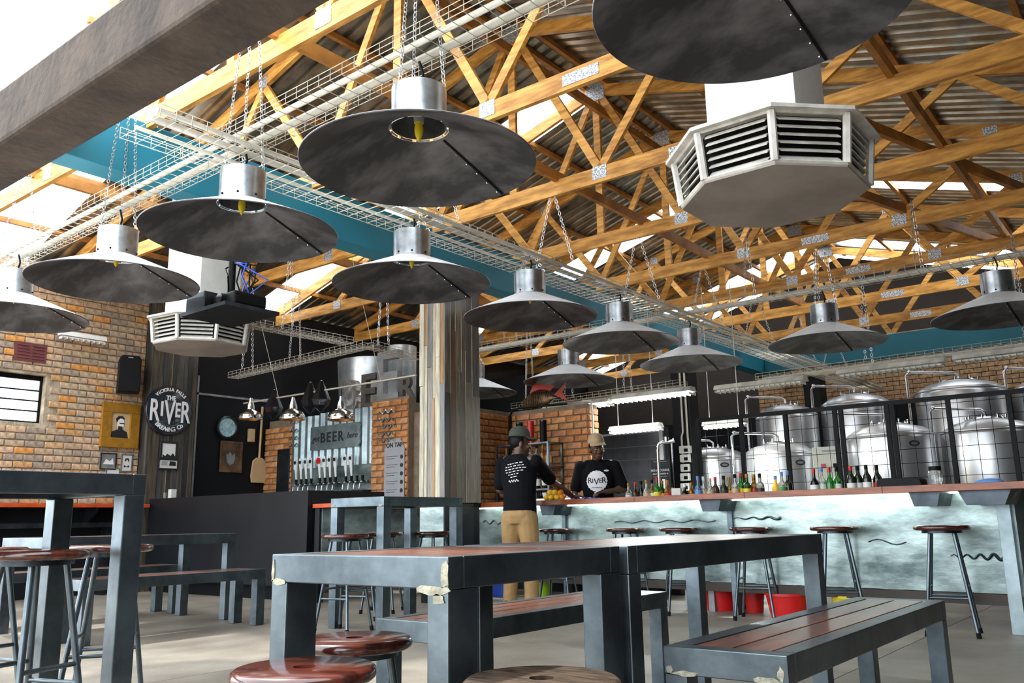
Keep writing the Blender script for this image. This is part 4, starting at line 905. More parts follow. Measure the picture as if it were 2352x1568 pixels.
# ---------------------------------------------------------------- back shelf with bottles and tins
bx0, bx1, by = -7.15, -6.30, 8.9
t = thing('back_shelf', 'open steel shelf unit with bottles against the brick bar wall', 'shelf', ((bx0+bx1)/2, by, 0))
LV = [.95, 1.22, 1.50, 1.80]
for z in LV: MB().box((bx0, by-.16, z-.02), (bx1, by+.16, z)).build('shelf_board', 'steel_black', t)
for x in (bx0+.012, bx1-.012, -6.72):
    for y in (by-.15, by+.15): MB().box((x-.012, y-.012, 0), (x+.012, y+.012, 1.80)).build('upright', 'steel_black', t)
MB().box((bx0, by-.16, .0), (bx1, by+.16, .9)).build('base_cabinet', 'dark_paint', t)
k = 0
for z, xs in ((.95, (-7.05, -6.9, -6.78, -6.62, -6.5, -6.4)), (1.22, (-7.06, -6.95, -6.82, -6.64, -6.55, -6.44, -6.36)), (1.50, (-7.05, -6.93, -6.84, -6.66, -6.56, -6.46, -6.37))):
    for i, x in enumerate(xs):
        g, c_, l_ = (('g_dark', 'black', 'lab_white'), ('g_clear', 'gold_frame', 'lab_tan'), ('g_black', 'black', 'lab_white'), ('g_clear', 'black', None), ('g_brown', 'red_plastic', 'lab_white'), ('g_amber', 'gold_frame', None))[(i+k) % 6]
        bottle((x, by-.06, z), .255 if z < 1.5 else .27, 'wine' if i % 2 else 'spirit', g, c_, l_, ('white-labelled' if l_ == 'lab_white' else 'tan-labelled' if l_ else 'unlabelled')+' '+{'g_dark': 'dark green', 'g_clear': 'clear', 'g_black': 'black', 'g_brown': 'brown', 'g_amber': 'amber'}[g]+' bottle on the '+{.95: 'lowest', 1.22: 'middle', 1.5: 'upper'}[z]+' level of the back shelf', group='bottles on the back shelf'); k += 1
for px_, m, lab in ((1197, 'black', 'black gift tin on the back shelf, nearer the clad column'), (1223, 'red_plastic', 'red gift tin between two black tins'), (1252, 'black', 'black gift tin on the back shelf, nearer the barman')):
    p = aty(px_, 985, by); t = thing('bottle_tin', lab, 'tin', (p.x, by-.04, 1.80), 'gift tins'); h = (1.0-.0)*.27
    MB().lathe([(.045, 0), (.045, h)], 20).build('tube', m, t, smooth=40, local=True); MB().lathe([(.047, h), (.047, h+.02), (0, h+.02)], 20).build('lid', 'steel_dark' if m == 'black' else 'red_plastic', t, smooth=40, local=True)
# coffee things on the back counter
p = aty(1290, 1110, 8.85); t = thing('cup_tray', 'tray of stacked white cups on the back counter', 'cups', (p.x, 8.8, .9)); MB().box((-.28, -.12, .0), (.28, .14, .2)).build('machine_body', 'inox', t, local=True, bevel=.01)
for i in range(6): MB().lathe([(.025, .2), (.04, .27), (.037, .27), (.022, .205)], 12).xf(Matrix.Translation((-.22+.088*i, 0, 0))).build('cup', 'white', t, local=True, smooth=50)
solo(MB().box((-6.3, 8.6, 0), (-5.2, 9.05, .9)), 'back_counter', 'dark_paint', 'low dark back counter under the cups', 'counter')
# sign
ps = aty(1517, 1078, 9.3); t = thing('warning_sign', 'small black sign forbidding alcohol sales to minors on a post', 'sign', (ps.x, 9.3, ps.z-.12))
MB().bc(ps, (.24, .012, .23)).build('plate', 'print_black', t)
def sgn(s_, size, dz, m='print_white', off=.0006): text(s_, size, .001, off).xf(basis(ps+Vector((0, -.0075, dz)), (1, 0, 0), (0, 0, 1))).build('lettering', m, t)
sgn('NO ALCOHOL', .038, -.01, off=.0012); sgn('SOLD TO UNDER 18', .023, -.052, off=.0008)
for dz in (.07, .05, -.085, .095): q = MB(); q.tube([(ps.x-.09+.18*k/20, ps.y-.008, ps.z+dz+.004*sin(k*1.6)) for k in range(21)], .0025, 4).build('flourish', 'teal_print' if dz > 0 and dz < .09 else 'print_white', t)
MB().cyl((ps.x, 9.31, 0), (ps.x, 9.31, ps.z-.1), .012, n=8).build('post', 'steel_dark', t)

# swan-neck tap and conduit behind the bar
p = aty(1512, 1060, 9.0); q = MB().tube([(p.x, 9.0, .9), (p.x, 9.0, 1.62), (p.x+.02, 9.0, 1.68), (p.x+.07, 9.0, 1.70), (p.x+.22, 9.0, 1.705)], .018, 8); t = thing('swan_tap', 'tall bent chrome tap beside the black column sockets', 'tap', (p.x, 9.0, .9)); q.build('pipe', 'chrome', t, smooth=60); MB().cyl((p.x+.12, 9.0, 1.70), (p.x+.12, 9.0, 1.76), .03, n=10).build('valve', 'chrome', t, smooth=60)
solo(MB().box((p.x-.3, 8.8, 0), (p.x+.3, 9.2, .9)), 'sink_cabinet', 'dark_paint', 'low dark sink cabinet under the bent chrome tap', 'cabinet')
q = MB().tube([(-7.16, 9.07, .95), (-7.16, 9.07, 2.22), (-7.12, 9.07, 2.30), (-7.0, 9.1, 2.32), (-6.3, 9.2, 2.32)], .016, 8); solo(q, 'conduit', 'black', 'black conduit up the corner of the brick bar wall', 'conduit', smooth=60)
q = MB().tube([(-5.9, 9.16, .9), (-5.9, 9.16, 2.2), (-5.94, 9.2, 2.32), (-6.1, 9.25, 2.34)], .014, 8); solo(q, 'conduit', 'pipe', 'pale conduit down the free end of the brick bar wall', 'conduit', smooth=60)
# ================================================================ BREWERY TANKS AND SCREEN
def tank(px_, ysh, D, dia, label, pipe=True, badge=None, side=-1):
    p = atd(px_, ysh, D); R = dia/2; zs = p.z; t = thing('brewing_tank', label, 'tank', (p.x, p.y, 0), 'steel brewing tanks')
    MB().lathe([(R*.9, .35), (R, .45), (R, zs-.05), (R*.995, zs-.03), (R*.97, zs)], 48, cap=False).build('shell', 'inox', t, smooth=35, local=True)
    MB().lathe([(R*.975, zs-.01), (R*.96, zs+.03), (R*.75, zs+.11), (R*.42, zs+.16), (R*.40, zs+.18), (0, zs+.19)], 48, cap=False).build('dome', 'inox', t, smooth=35, local=True)
    MB().tube([(R*.985*cos(a), R*.985*sin(a), zs) for a in [2*pi*k/48 for k in range(48)]], .014, 6, closed=True).build('shoulder_ring', 'inox', t, smooth=60, local=True)
    MB().lathe([(R*.41, zs+.155), (R*.43, zs+.17), (R*.41, zs+.185)], 32, cap=False).build('hatch_ring', 'chrome', t, smooth=60, local=True)
    for k in range(8):
        a = 2*pi*k/8; MB().cyl((R*.42*cos(a), R*.42*sin(a), zs+.17), (R*.42*cos(a), R*.42*sin(a), zs+.225), .014, n=8).build('hatch_bolt', 'chrome', t, smooth=60, local=True)
    for k in range(3):
        a = 2*pi*k/3+.5; MB().cyl((R*.75*cos(a), R*.75*sin(a), 0), (R*.75*cos(a), R*.75*sin(a), .5), .035, n=10).build('leg', 'inox', t, smooth=60, local=True)
    if pipe:
        q = Vector((.785, .62, 0))*side; e = q*(R+.12)
        MB().tube([(0, 0, zs+.17), (0, 0, zs+.27), q*.06+Vector((0, 0, zs+.31)), e+Vector((0, 0, zs+.33)), e*1.06+Vector((0, 0, zs+.28)), e*1.06+Vector((0, 0, .3))], .02, 8).build('vent_pipe', 'chrome', t, smooth=60, local=True)
        MB().ball(e+Vector((0, 0, zs+.33)), .035, 8, 6).build('pipe_joint', 'chrome', t, smooth=60, local=True)
    if badge is not None:
        d = Vector((-p.x, -p.y, 0)).normalized(); a = atan2(d.y, d.x)+badge; n_ = Vector((cos(a), sin(a), 0)); u = Vector((-sin(a), cos(a), 0))
        MB().prism([(.075*cos(2*pi*k/20), .04*sin(2*pi*k/20)) for k in range(20)], n_*(R+.002)+Vector((0, 0, zs-.14)), u, (0, 0, 1), n_*.004).build('maker_badge', 'print_black', t, local=True)
        MB().prism([(.05*cos(2*pi*k/20), .018*sin(2*pi*k/20)) for k in range(20)], n_*(R+.006)+Vector((0, 0, zs-.14)), u, (0, 0, 1), n_*.002).build('badge_face', 'letter_grey', t, local=True)
    return t
tank(1640, 1053, 14.6, 1.1, 'short steel tank half hidden by the black column', badge=.3)
tank(1790, 1045, 12.4, 1.03, 'short steel tank nearest the black column in the front row', badge=.55)
tank(2045, 1003, 11.9, 1.17, 'short steel tank behind the white-labelled wine bottles', badge=.5)
tank(2268, 992, 11.5, 1.15, 'short steel tank nearest the bar end in the front row')
tank(1806, 955, 14.3, 1.0, 'tall steel tank in the back row nearest the column')
tank(1965, 930, 14.2, 1.1, 'tall steel tank in the back row behind the control box')
tank(2205, 900, 13.6, 1.32, 'tallest steel tank in the back row above the mesh screen', side=-1)
tank(2425, 892, 13.2, 1.2, 'tall steel tank at the end of the back row', side=-1)
FY = 9.5; ms = thing('mesh_screen', 'black steel frame screen with welded wire mesh before the tanks', 'screen', (-2.9, FY, 0))
fx0, fx1 = aty(1603, 1000, FY).x, -.55
ft = 2.0
def bar_(lo, hi, nm, m='black'): MB().box(lo, hi).build(nm, m, ms)
bar_((fx0, FY-.02, ft-.045), (fx1, FY+.02, ft), 'top_rail'); bar_((fx0, FY-.02, .9), (fx1, FY+.02, .94), 'bottom_rail')
for px_ in (1604, 1704, 1807, 1922, 1936, 2043, 2056, 2186, 2328):
    x = aty(px_, 1000, FY).x; bar_((x-.022, FY-.022, 0), (x+.022, FY+.022, ft-.02), 'post')
q = MB(); x = fx0+.1
while x < fx1: q.cyl((x, FY, .92), (x, FY, ft-.02), .0028, n=4, caps=False); x += .145
z = 1.05
while z < ft-.05: q.cyl((fx0, FY+.004, z), (fx1, FY+.004, z), .0028, n=4, caps=False); z += .145
struct(q.build('wire_mesh', 'black', ms), 'stuff')
pc = aty(1905, 1052, 10.2); t = thing('control_box', 'cream control box with red button behind the mesh screen', 'control box', (pc.x, 10.2, 0))
MB().bc((pc.x, 10.2, pc.z-.12), (.34, .16, .5)).build('cabinet', 'panel_cream', t, bevel=.008); MB().box((pc.x-.03, 10.18, 0), (pc.x+.03, 10.24, pc.z-.35)).build('stand', 'steel_dark', t)
for dx, m in ((-.05, 'red_plastic'), (.09, 'black')): MB().bc((pc.x+dx, 10.11, pc.z-.09), (.045, .02, .045)).build('button', m, t)
MB().bc((pc.x+.03, 10.118, pc.z+.08), (.16, .004, .022)).build('name_strip', 'grey_plastic', t)
# sockets and conduits on the black column
for i, (px_, lab) in enumerate(((1561, 'white electrical conduit running down the black column, outer one'), (1571, 'white electrical conduit running down the black column, inner one'))):
    a = aty(px_, 868, 12.55); b = aty(px_+4, 1000, 12.55); q = MB().tube([(a.x, 12.56, 3.4), (a.x, 12.56, b.z+.06), (a.x-.03*(1-i), 12.56, b.z-.02), (a.x-.03*(1-i)+.02*i, 12.56, 1.7)], .017, 8)
    solo(q, 'conduit', 'pipe', lab, 'conduit', smooth=60)
for i, py_ in enumerate((1032, 1052, 1074, 1095, 1118)):
    pz = aty(1571, py_, 12.5); w = (.2, .17, .15, .16, .15)[i]; t = thing('power_socket', 'white double power socket on the black column, '+('topmost', 'second from top', 'middle', 'second from bottom', 'lowest')[i]+' of five', 'socket', (pz.x, 12.55, pz.z-.06), 'sockets on the black column')
    MB().bc((pz.x, 12.55, pz.z), (w, .07, .12)).build('housing', 'white', t, bevel=.012)
    MB().bc((pz.x+.03, 12.505, pz.z-.01), (.06, .03, .05)).build('plug', 'black', t, bevel=.006)
# ================================================================ TAP WALL
def tapgroup(px0, n, lab, hs, red=None):
    p = aty(px0, 1112, TY-.04); t = thing('beer_tap', lab, 'beer tap', (p.x, TY-.1, 1.32), 'beer tap manifolds')
    sp_ = .115; z0 = 1.40
    MB().cyl((p.x-.05, TY-.12, z0), (p.x+sp_*(n-1)+.08, TY-.12, z0), .018, n=10).build('manifold', 'chrome', t, smooth=60)
    for k in (0, n-1): MB().cyl((p.x+sp_*k, TY-.12, z0), (p.x+sp_*k, TY-.04, z0), .016, n=8).build('bracket', 'chrome', t, smooth=60)
    for i in range(n):
        x = p.x+sp_*i; tp = MB().tube([(x, TY-.12, z0), (x, TY-.17, z0), (x, TY-.2, z0-.03), (x, TY-.21, z0-.1)], .011, 8).build('spout', 'chrome', t, smooth=60)
        MB().cyl((x, TY-.15, z0+.0), (x, TY-.15, z0+.08), .016, .022, 10).build('tap_cone', 'black', tp, smooth=60)
        if hs[i]:
            m = 'red_plastic' if red == i else 'white'
            MB().prism([(-.014, 0), (.014, 0), (.032, .25), (.025, .29), (0, .305), (-.025, .29), (-.032, .25)], (x, TY-.155, z0+.08), (1, 0, 0), (0, -.1, 1), (0, .014, .001)).build('handle', 'white', t, bevel=.003)
            MB().cyl((x, TY-.184, z0+.325), (x, TY-.190, z0+.325), .026 if red != i else .045, n=16).build('handle_badge', 'print_black' if red != i else 'red_plastic', t)
    MB().box((p.x-.06, TY-.24, 1.2), (p.x+sp_*(n-1)+.1, TY-.05, 1.28)).build('drip_tray', 'steel_dark', t)
tapgroup(694, 4, 'bank of four beer taps with white handles at the corrugated panel end', (1, 1, 1, 1))
tapgroup(748, 4, 'bank of four beer taps, one topped by a red badge', (1, 1, 1, 1), 0)
tapgroup(808, 4, 'bank of four beer taps, two of them without handles', (1, 1, 0, 0))
# "get BEER here" board
pb = aty(771, 1002, TY-.09); t = thing('beer_sign', 'grey metal board lettered in black on the corrugated panel', 'sign', (pb.x, TY-.09, pb.z-.15))
MB().prism([(-.54, -.17), (.5, -.17), (.54, -.12), (.525, -.04), (.54, .0), (.525, .05), (.54, .12), (.5, .17), (-.54, .17)], (pb.x, TY-.085, pb.z), (1, 0, 0), (0, 0, 1), (0, -.025, 0)).build('plate', 'corr', t)
for s_, sz, dx, sh, off in (('get', .13, -.42, .35, 0), ('BEER', .2, -.06, 0, .004), ('here', .12, .37, .35, 0)): text(s_, sz, .003, off, sh, spacing=1.25 if s_ == 'BEER' else 1).xf(basis((pb.x+dx, TY-.113, pb.z-.01), (1, 0, 0), (0, 0, 1))).build('lettering', 'print_black', t)
# wavy metal strips on the piers
for px_, py_, lab, n in ((888, 942, 'topmost', 6), (886, 960, 'second', 6), (890, 975, 'middle', 6), (886, 993, 'fourth', 6), (888, 1007, 'lowest', 6)):
    a = aty(px_-18, py_+6, TY-.13); b = aty(px_+22, py_-6, TY-.13); q = MB(); k = 90
    q.tube([(a.x+(b.x-a.x)*i/k, TY-.135, a.z+.02*sin(2*pi*3*i/k)) for i in range(k+1)], [.004+.009*sin(pi*i/k) for i in range(k+1)], 6); solo(q, 'wave_strip', 'corr', 'wavy metal strip on the brick pier beside the clad column, '+lab+' of five', 'ornament', 'wavy strips', smooth=60)
for py_, lab in ((970, 'topmost'), (990, 'second'), (1007, 'third'), (1023, 'lowest')):
    a = aty(662, py_, TY-.1); q = MB(); k = 72
    q.tube([(a.x+.32*i/k-.05, TY-.095, a.z+.02*sin(2*pi*3*i/k)) for i in range(k+1)], [.003+.007*sin(pi*i/k) for i in range(k+1)], 6); solo(q, 'wave_strip', 'corr', 'wavy metal strip on the brick pier beside the black wall, '+lab+' of four', 'ornament', 'wavy strips', smooth=60)
# tap list board
pm = aty(906, 1088, TY-.13); t = thing('tap_list', 'tall grey tap list board with round numbers on the brick pier', 'board', (pm.x, TY-.13, pm.z-.38))
MB().prism([(-.19, -.42), (.19, -.42), (.19, .34), (.17, .36), (.15, .42), (.1, .46), (-.1, .46), (-.15, .42), (-.17, .36), (-.19, .34)], (pm.x, TY-.125, pm.z), (1, 0, 0), (0, 0, 1), (0, -.012, 0)).build('plate', 'grey_plastic', t)
text('ON TAP', .085, .002, .002).xf(basis((pm.x, TY-.14, pm.z+.38), (1, 0, 0), (0, 0, 1))).build('lettering', 'print_black', t)
for k in range(6):
    z = pm.z+.22-.11*k; MB().cyl((pm.x+.14, TY-.137, z), (pm.x+.14, TY-.141, z), .028, n=16).build('number_disc', 'print_black', t)
    for j in range(2): MB().tube([(pm.x-.15+.018*i, TY-.139, z+.012-.03*j+.004*sin(i*2.1+k)) for i in range(13-3*j)], .0025, 4).build('script_line', 'print_black', t)
pm = aty(650, 1085, TY-.09); solo(MB().bc((pm.x, TY-.09, pm.z), (.3, .012, .7)), 'menu_board', 'steel_dark', 'dark metal menu board on the brick pier beside the black wall', 'board', bevel=.004)
# letters standing on the tap wall
def stand_letter(s_, px_, py_, h, m, lab, depth=.08, z=None, Y=TY+.12):
    p = aty(px_, py_, Y); b = text(s_, h*1.42, depth/2, .012).xf(basis((p.x, Y, 0), (1, 0, 0), (0, 0, 1))); zm = min(v.z for v in b.v); base = (2.5 if p.x > -8.85 else 2.43) if z is None else z
    b.v = [Vector((v.x, v.y, v.z-zm+base)) for v in b.v]; return solo(b, 'metal_letter', m, lab, 'letter', 'big letters on the tap wall')
stand_letter('B', 808, 900, .46, 'letter_silver', 'crumpled silver letter B standing on the tap wall', .12)
stand_letter('E', 850, 905, .5, 'letter_dark', 'dark metal letter E standing on the tap wall', .1)
stand_letter('E', 893, 895, .72, 'letter_grey', 'tall grey letter E standing on the tap wall', .1, 2.5, TY+.14)
stand_letter('R', 934, 905, .32, 'letter_dark', 'small rusty letter R standing on the tap wall', .06, 2.5)
# malt hopper
ph_ = aty(885, 850, 9.4); t = thing('malt_hopper', 'large galvanised malt hopper above the tap wall', 'hopper', (ph_.x, 9.4, 0))
MB().lathe([(.3, 2.2), (.52, 2.7), (.56, 3.35), (.56, 3.37)], 32, (aty(856, 850, 9.3).x, 9.3, 0)).build('cone', 'steel_bright', t, smooth=40)
MB().lathe([(.24, 2.2), (.24, 3.62)], 32, (aty(922, 850, 9.6).x, 9.6, 0)).build('drum', 'steel_bright', t, smooth=40)
for dx, dy in ((-.5, .1), (.1, .1)): MB().cyl((ph_.x+dx, 9.3+dy, 0), (ph_.x+dx, 9.3+dy, 3.0), .03, n=8).build('leg', 'steel_dark', t)
# chrome pendants on a rail
pr0, pr1 = aty(560, 928, 7.1), aty(952, 856, 7.1)
t = thing('lamp_rail', 'thin metal rail carrying the small chrome pendants', 'rail', ((pr0+pr1)/2)); zr_ = 2.52
MB().cyl((pr0.x, 7.1, zr_), (-7.0, 7.1, zr_), .012, n=8).build('rail', 'wire', t, smooth=60)
for x in (-9.6, -7.6): MB().cyl((x, 7.1, zr_), (x, 6.59, 4.0), .004, n=4).build('hanger', 'wire', t)
for px_, lab in ((575, 'chrome pendant lamp with gold inside above the old shovel'), (672, 'chrome pendant lamp with gold inside at the corrugated panel edge'), (783, 'chrome pendant lamp with gold inside above the lettered board')):
    p = aty(px_, 950, 7.1); t = thing('chrome_pendant', lab, 'lamp', (p.x, 7.1, p.z-.08), 'chrome pendant lamps'); z = p.z-.08
    MB().lathe([(.165, 0), (.168, .01), (.165, .05), (.14, .1), (.06, .14), (.055, .19), (.03, .26), (.022, .3), (0, .305)], 28, (p.x, 7.1, z), cap=False).build('shade', 'chrome', t, smooth=40)
    MB().lathe([(.05, .125), (.13, .09), (.160, .003)], 28, (p.x, 7.1, z), cap=False).build('lining', 'brass_in', t, smooth=40)
    MB().cyl((p.x, 7.1, z+.3), (p.x, 7.1, max(zr_, z+.32)), .006, n=6).build('cord', 'black', t)
for px_, py_, lab in ((628, 940, 'glossy black faceted crystal pendant beside the shovel lamp'), (712, 925, 'glossy black faceted crystal pendant between chrome lamps'), (737, 922, 'black crystal pendant with a bright facet beside the lettered board')):
    p = aty(px_, py_, 7.1); t = thing('crystal_pendant', lab, 'lamp', (p.x, 7.1, p.z-.15), 'black crystal pendants')
    b = MB().lathe([(0, 0), (.10, .10), (.13, .17), (.02, .42), (0, .43)], 7, (p.x, 7.1, p.z-.15), cap=False); b.build('crystal', 'black_gloss', t); MB().cyl((p.x, 7.1, p.z+.2), (p.x, 7.1, zr_+.02), .003, n=4).build('cord', 'black', t)
# ================================================================ LEFT WALL
def framed(name, label, cat, px_, py_, w, h, X, frame, bw, inner, depth=.03, group=None):
    p = atx(px_, py_, X); y, z = p.y, p.z; t = thing(name, label, cat, (X, y, z-h/2), group)
    for lo, hi in (((y-w/2, z-h/2), (y+w/2, z-h/2+bw)), ((y-w/2, z+h/2-bw), (y+w/2, z+h/2)), ((y-w/2, z-h/2+bw), (y-w/2+bw, z+h/2-bw)), ((y+w/2-bw, z-h/2+bw), (y+w/2, z+h/2-bw))):
        MB().box((X, lo[0], lo[1]), (X+depth, hi[0], hi[1])).build('frame_bar', frame, t, bevel=.004)
    MB().box((X, y-w/2+bw, z-h/2+bw), (X+depth*.4, y+w/2-bw, z+h/2-bw)).build('picture', inner, t)
    return t, y, z
XP = XW+.024
t, y, z = framed('portrait', 'black and white bust portrait in a wide gold frame on the brick wall', 'picture', 274, 977, .52, .60, XP, 'gold_frame', .13, 'lab_tan', .05)
def flat(poly, m, nm, X=XP+.022): MB().prism(poly, (X, y, z), (0, 1, 0), (0, 0, 1), (.002, 0, 0)).build(nm, m, t)
flat([(-.12, -.165), (-.11, -.09), (-.03, -.055), (.0, -.075), (.03, -.05), (.10, -.085), (.12, -.165)], 'print_black', 'coat')
flat([(-.035, -.055), (-.045, .06), (-.02, .095), (.03, .095), (.05, .06), (.05, .0), (.03, -.05), (0, -.07)], 'print_white', 'face', XP+.0235)
flat([(-.05, .03), (-.065, .09), (-.03, .125), (.03, .125), (.06, .09), (.05, .085), (.0, .095), (-.03, .075)], 'print_black', 'hair', XP+.025)
flat([(-.02, .035), (.055, .035), (.05, .018), (.02, .02), (-.01, .022)], 'print_black', 'glasses', XP+.0265); flat([(-.025, -.01), (.035, -.015), (.03, -.05), (.0, -.072), (-.03, -.055)], 'print_black', 'beard', XP+.025)
for px_, py_, w, h, lab, inn, fr in ((248, 1059, .22, .22, 'small black-framed photograph below the gold frame', 'letter_grey', 'print_black'), (290, 1063, .16, .24, 'small portrait-shaped white print with a pipe and bow tie motif', 'paper', 'corr'), (258, 1086, .2, .14, 'small white-framed print hidden low behind the tall table', 'paper', 'corr')):
    t, y, z = framed('picture', lab, 'picture', px_, py_, w, h, XP, fr, .018, inn, .015, 'small framed prints')
    if 'pipe' in lab:
        flat([(-.03, .02), (-.02, .06), (.02, .065), (.035, .04), (.02, .01), (.02, .035), (0, .045), (-.015, .025)], 'print_black', 'motif', XP+.008); flat([(-.035, -.06), (0, -.045), (.035, -.06), (.035, -.03), (0, -.045), (-.035, -.03)], 'print_black', 'motif', XP+.008)
    elif 'photograph' in lab: flat([(-.07, -.04), (-.03, .03), (.02, .0), (.06, .045), (.075, -.04)], 'lab_white', 'motif', XP+.008)
# louvred air brick, speaker
p = atx(70, 809, XP); t = thing('louvre_vent', 'dark red louvred air vent set in the brick wall', 'vent', (XP, p.y, p.z-.12)); MB().box((XP-.01, p.y-.19, p.z-.12), (XP+.012, p.y+.19, p.z+.12)).build('plate', 'louvre_red', t)
for c_ in (-1, 1):
    for k in range(5): MB().beam((XP+.014, p.y+.09*c_-.07, p.z-.08+.04*k), (XP+.014, p.y+.09*c_+.07, p.z-.08+.04*k), .012, .018, (1, 0, .6)).build('louvre', 'louvre_red', t)
p = atx(304, 862, XW+.15); t = thing('wall_speaker', 'black loudspeaker mounted on the brick wall beside the planked pillar', 'speaker', (XW+.04, p.y, p.z-.25))
MB().prism([(-.14, -.25), (.14, -.25), (.14, .2), (.1, .25), (-.1, .25), (-.14, .2)], (XW+.08, p.y, p.z), (0, 1, 0), (0, 0, 1), (.22, 0, 0)).build('cabinet', 'black', t, bevel=.012)
MB().prism([(-.125, -.235), (.125, -.235), (.125, .19), (.09, .235), (-.09, .235), (-.125, .19)], (XW+.3, p.y, p.z), (0, 1, 0), (0, 0, 1), (.004, 0, 0)).build('grille', 'rubber', t)
MB().box((XW+.02, p.y-.05, p.z-.03), (XW+.08, p.y+.05, p.z+.03)).build('bracket', 'black', t); t.rotation_euler[2] = radians(-24); MB().prism([(-.03, 0), (.03, 0), (.03, .012), (-.03, .012)], (XW+.305, p.y, p.z+.21), (0, 1, 0), (0, 0, 1), (.002, 0, 0)).build('badge', 'letter_grey', t)
# round brewery sign on the pillar
XS = XW+.24; p = atx(390, 942, XS+.05); t = thing('round_sign', 'round black domed brewery sign on the planked pillar', 'sign', (XS, p.y, p.z-.35)); cy_, cz_ = p.y, p.z; R = .345
b = MB().lathe([(R, 0), (R, .03), (R*.97, .045), (R*.75, .058), (R*.4, .066), (0, .068)], 56, cap=False); b.xf(basis((XS, cy_, cz_), (0, 1, 0), (0, 0, 1))); b.build('disc', 'navy_gloss', t, smooth=40)
def disc_text(s_, sz, dy, dz, sc=1., off=.003, m='print_white', X=.07): text(s_, sz, .003, off).xf(Matrix.Translation((XS+X, cy_+dy, cz_+dz)) @ basis((0, 0, 0), (0, 1, 0), (0, 0, 1)) @ Matrix.Diagonal((sc, 1, 1, 1))).build('lettering', m, t)
for s_, dy, sz, dz, sc in (('R', -.235, .42, -.03, .58), ('I', -.125, .28, .0, .8), ('V', -.01, .46, -.05, .55), ('E', .11, .28, .0, .6), ('R', .225, .42, -.03, .58)): disc_text(s_, sz, dy, dz, sc, .006)
disc_text('THE', .085, 0, .165, .9, .003)
def arc(s_, rad, sz, mid, span, flip=False):
    for k, ch in enumerate(s_):
        if ch == ' ': continue
        f_ = (k+.5)/len(s_)-.5; a = mid+(-f_ if not flip else f_)*span; u = Vector((0, sin(a), -cos(a))) if not flip else Vector((0, -sin(a), cos(a)))
        w_ = Vector((0, cos(a), sin(a)))*(1 if not flip else -1)
        text(ch, sz, .003, .002).xf(basis((XS+.064, cy_+rad*cos(a), cz_+rad*sin(a)), u, w_)).build('lettering', 'print_white', t)
arc('VICTORIA FALLS', .285, .062, pi/2, 1.7); arc('BREWING Co', .27, .085, -pi/2, 1.6, True)
MB().tube([(XS+.062, cy_+.22*cos(a), cz_+.22*sin(a)) for a in [-pi*.8+pi*.6*k/20 for k in range(21)]], .006, 5).build('arc_line', 'teal_print', t)
for px_, py_, w, h, lab, inn in ((387, 1035, .26, .26, 'black-framed picture of a pale scene under the round sign', 'lab_white'), (386, 1064, .3, .17, 'black and white framed lettering under the round sign', 'paper')):
    t, y, z = framed('picture', lab, 'picture', px_, py_, w, h, XS-.01, 'print_black', .03 if h > .2 else .02, inn, .015, 'prints on the pillar')
    if h < .2: flat([(-.11, -.025), (-.02, -.03), (-.015, .03), (-.10, .03)], 'grey_plastic', 'motif', XS+.0); flat([(.01, -.03), (.11, -.03), (.105, .025), (.02, .03)], 'print_black', 'motif', XS+.0)
    else: flat([(-.09, -.1), (-.09, -.05), (-.05, -.075), (-.02, -.04), (.03, -.07), (.06, -.03), (.1, -.08), (.1, -.1)], 'print_black', 'motif', XS+.0)
# things on the black wall
XB = XW+.03
p = atx(523, 981, XB+.05); t = thing('wall_clock', 'round clock with a pale blue face on the black wall', 'clock', (XB, p.y, p.z-.18))
b = MB().lathe([(.15, .0), (.17, .02), (.17, .05), (.15, .06), (.14, .045)], 40, cap=False).xf(basis((XB, p.y, p.z), (0, 1, 0), (0, 0, 1))); b.build('case', 'steel_dark', t, smooth=40)
MB().cyl((XB+.01, p.y, p.z), (XB+.04, p.y, p.z), .145, n=32).build('dial', 'dial_blue', t); MB().beam((XB+.045, p.y, p.z), (XB+.045, p.y+.05, p.z+.07), .012, .004).beam((XB+.045, p.y, p.z), (XB+.045, p.y-.06, p.z+.05), .01, .004).build('hands', 'print_white', t)
for k in range(12):
    a = 2*pi*k/12; MB().bc((XB+.042, p.y+.12*cos(a), p.z+.12*sin(a)), (.003, .012, .012)).build('hour_mark', 'print_white', t)
t, y, z = framed('leather_panel', 'brown leather panel with gilt edges and a pale emblem on the black wall', 'picture', 530, 1049, .38, .46, XB, 'leather', .03, 'leather', .02)
flat([(-.06, -.09), (-.02, -.12), (.04, -.10), (.07, -.02), (.06, .06), (.02, .02), (-.02, .07), (-.06, .03), (-.08, .06), (-.08, -.02)], 'letter_grey', 'emblem', XB+.01)
p = atx(597, 1075, XB+.05); t = thing('malt_shovel', 'old wooden malt shovel hanging blade down on the black wall', 'shovel', (XB+.02, p.y, p.z-.2))
MB().prism([(-.12, -.2), (.12, -.2), (.14, -.1), (.11, .13), (.05, .18), (-.05, .18), (-.11, .13), (-.14, -.1)], (XB, p.y, p.z-.02), (0, 1, 0), (0, 0, 1), (.035, 0, 0)).build('blade', 'lab_tan', t, bevel=.006); MB().cyl((XB+.02, p.y, p.z+.1), (XB+.02, p.y+.02, p.z+.95), .018, n=8).build('shaft', 'lab_tan', t, smooth=60)
p = atx(575, 1000, XB); solo(MB().box((XB-.005, p.y-.05, p.z-.1), (XB+.05, p.y+.05, p.z+.1)), 'wood_block', 'lab_tan', 'small wooden block under the chrome pendant on the black wall', 'block', bevel=.004)
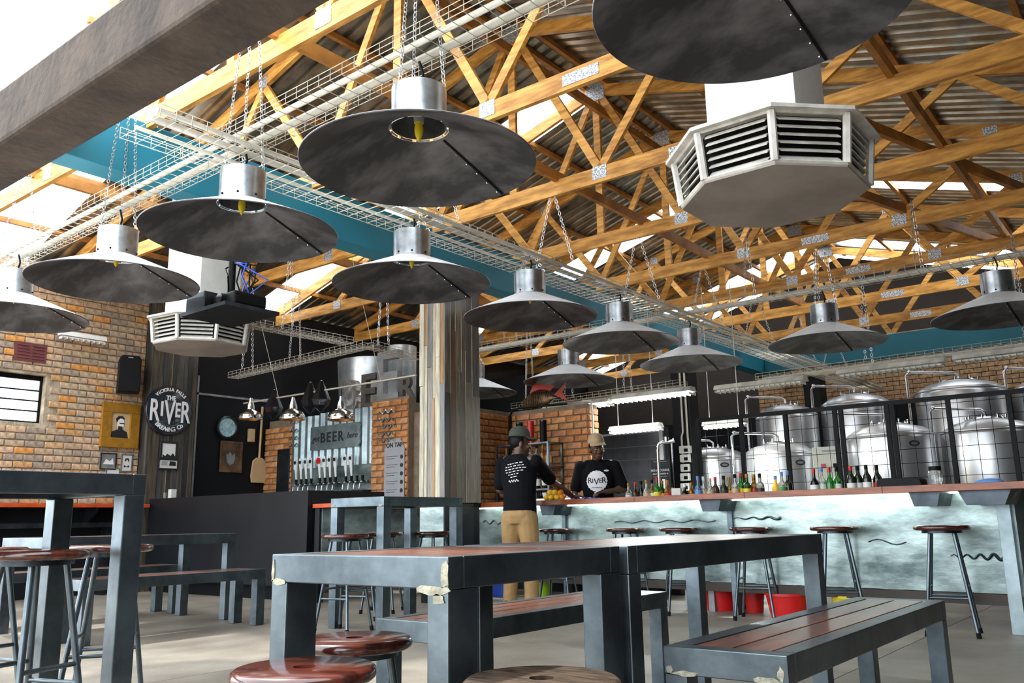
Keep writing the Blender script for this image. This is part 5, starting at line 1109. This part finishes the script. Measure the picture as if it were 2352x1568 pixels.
# glasses on the tap counter
for px_, lab, m in ((364, 'glass of pale green drink on the black counter, nearest the pillar edge', 'g_green'), (377, 'glass of pale green drink on the black counter, beside a white carton', 'lime')):
    p = atz(px_, 1139, 1.19); p.y = 6.4; p.x = aty(px_, 1139, 6.4).x; t = thing('drinking_glass', lab, 'glass', (p.x, 6.4, 1.19), 'glasses on the counter')
    MB().lathe([(.035, 0), (.042, .1), (.039, .1), (.033, .008), (0, .006)], 16, cap=False).build('glass', 'g_clear', t, smooth=40, local=True); MB().lathe([(.031, .008), (.037, .075), (0, .076)], 16).build('drink', 'lime', t, smooth=40, local=True)
x = aty(396, 1130, 6.42).x; solo(MB().box((x-.04, 6.38, 1.19), (x+.04, 6.46, 1.33)), 'carton', 'paper', 'small white and blue carton on the black counter', 'carton', bevel=.003)
# scrap fish above the brick bar wall
p = aty(1248, 918, 9.2); t = thing('metal_fish', 'fish sculpture of scrap metal with red fins on the brick wall', 'sculpture', (p.x, 9.2, 2.28)); c = Vector((p.x-.05, 9.2, 2.42))
b = MB(); k = 16
for i in range(k):
    f_ = i/k; r_ = .13*sin(pi*min(1, f_*.9+.12))**.8; cc = c+Vector((-.28+.52*f_, 0, -.05+.10*f_)); b.tube([cc+Vector((0, r_*.5*cos(a), r_*sin(a))) for a in [2*pi*j/14 for j in range(14)]], .009, 4, closed=True)
b.build('rib_rings', 'fish_scrap', t)['kind'] = 'stuff'
q = MB(); loft(q, [((0, 0, -.24), .01, .01), ((0, 0, -.1), .1, .05), ((0, 0, .08), .11, .055), ((0, 0, .26), .03, .02)]); q.xf(basis(c, (0, 0, 1), (0, 1, 0))); q.build('body', 'fish_scrap', t, smooth=50)
MB().prism([(0, 0), (.2, .14), (.14, .02), (.22, -.1)], c+Vector((.22, 0, .04)), (1, 0, 0), (0, 0, 1), (0, .01, 0)).build('tail', 'fish_red', t); MB().prism([(-.2, 0), (-.12, .13), (.22, .06), (.14, 0)], c+Vector((.02, 0, .1)), (1, 0, 0), (0, 0, 1), (0, .01, 0)).build('fin', 'fish_red', t)
for dx in (-.12, .1): MB().cyl((c.x+dx, 9.2, 2.28), (c.x+dx*.8, 9.2, c.z-.05), .006, n=5).build('stand', 'steel_dark', t)
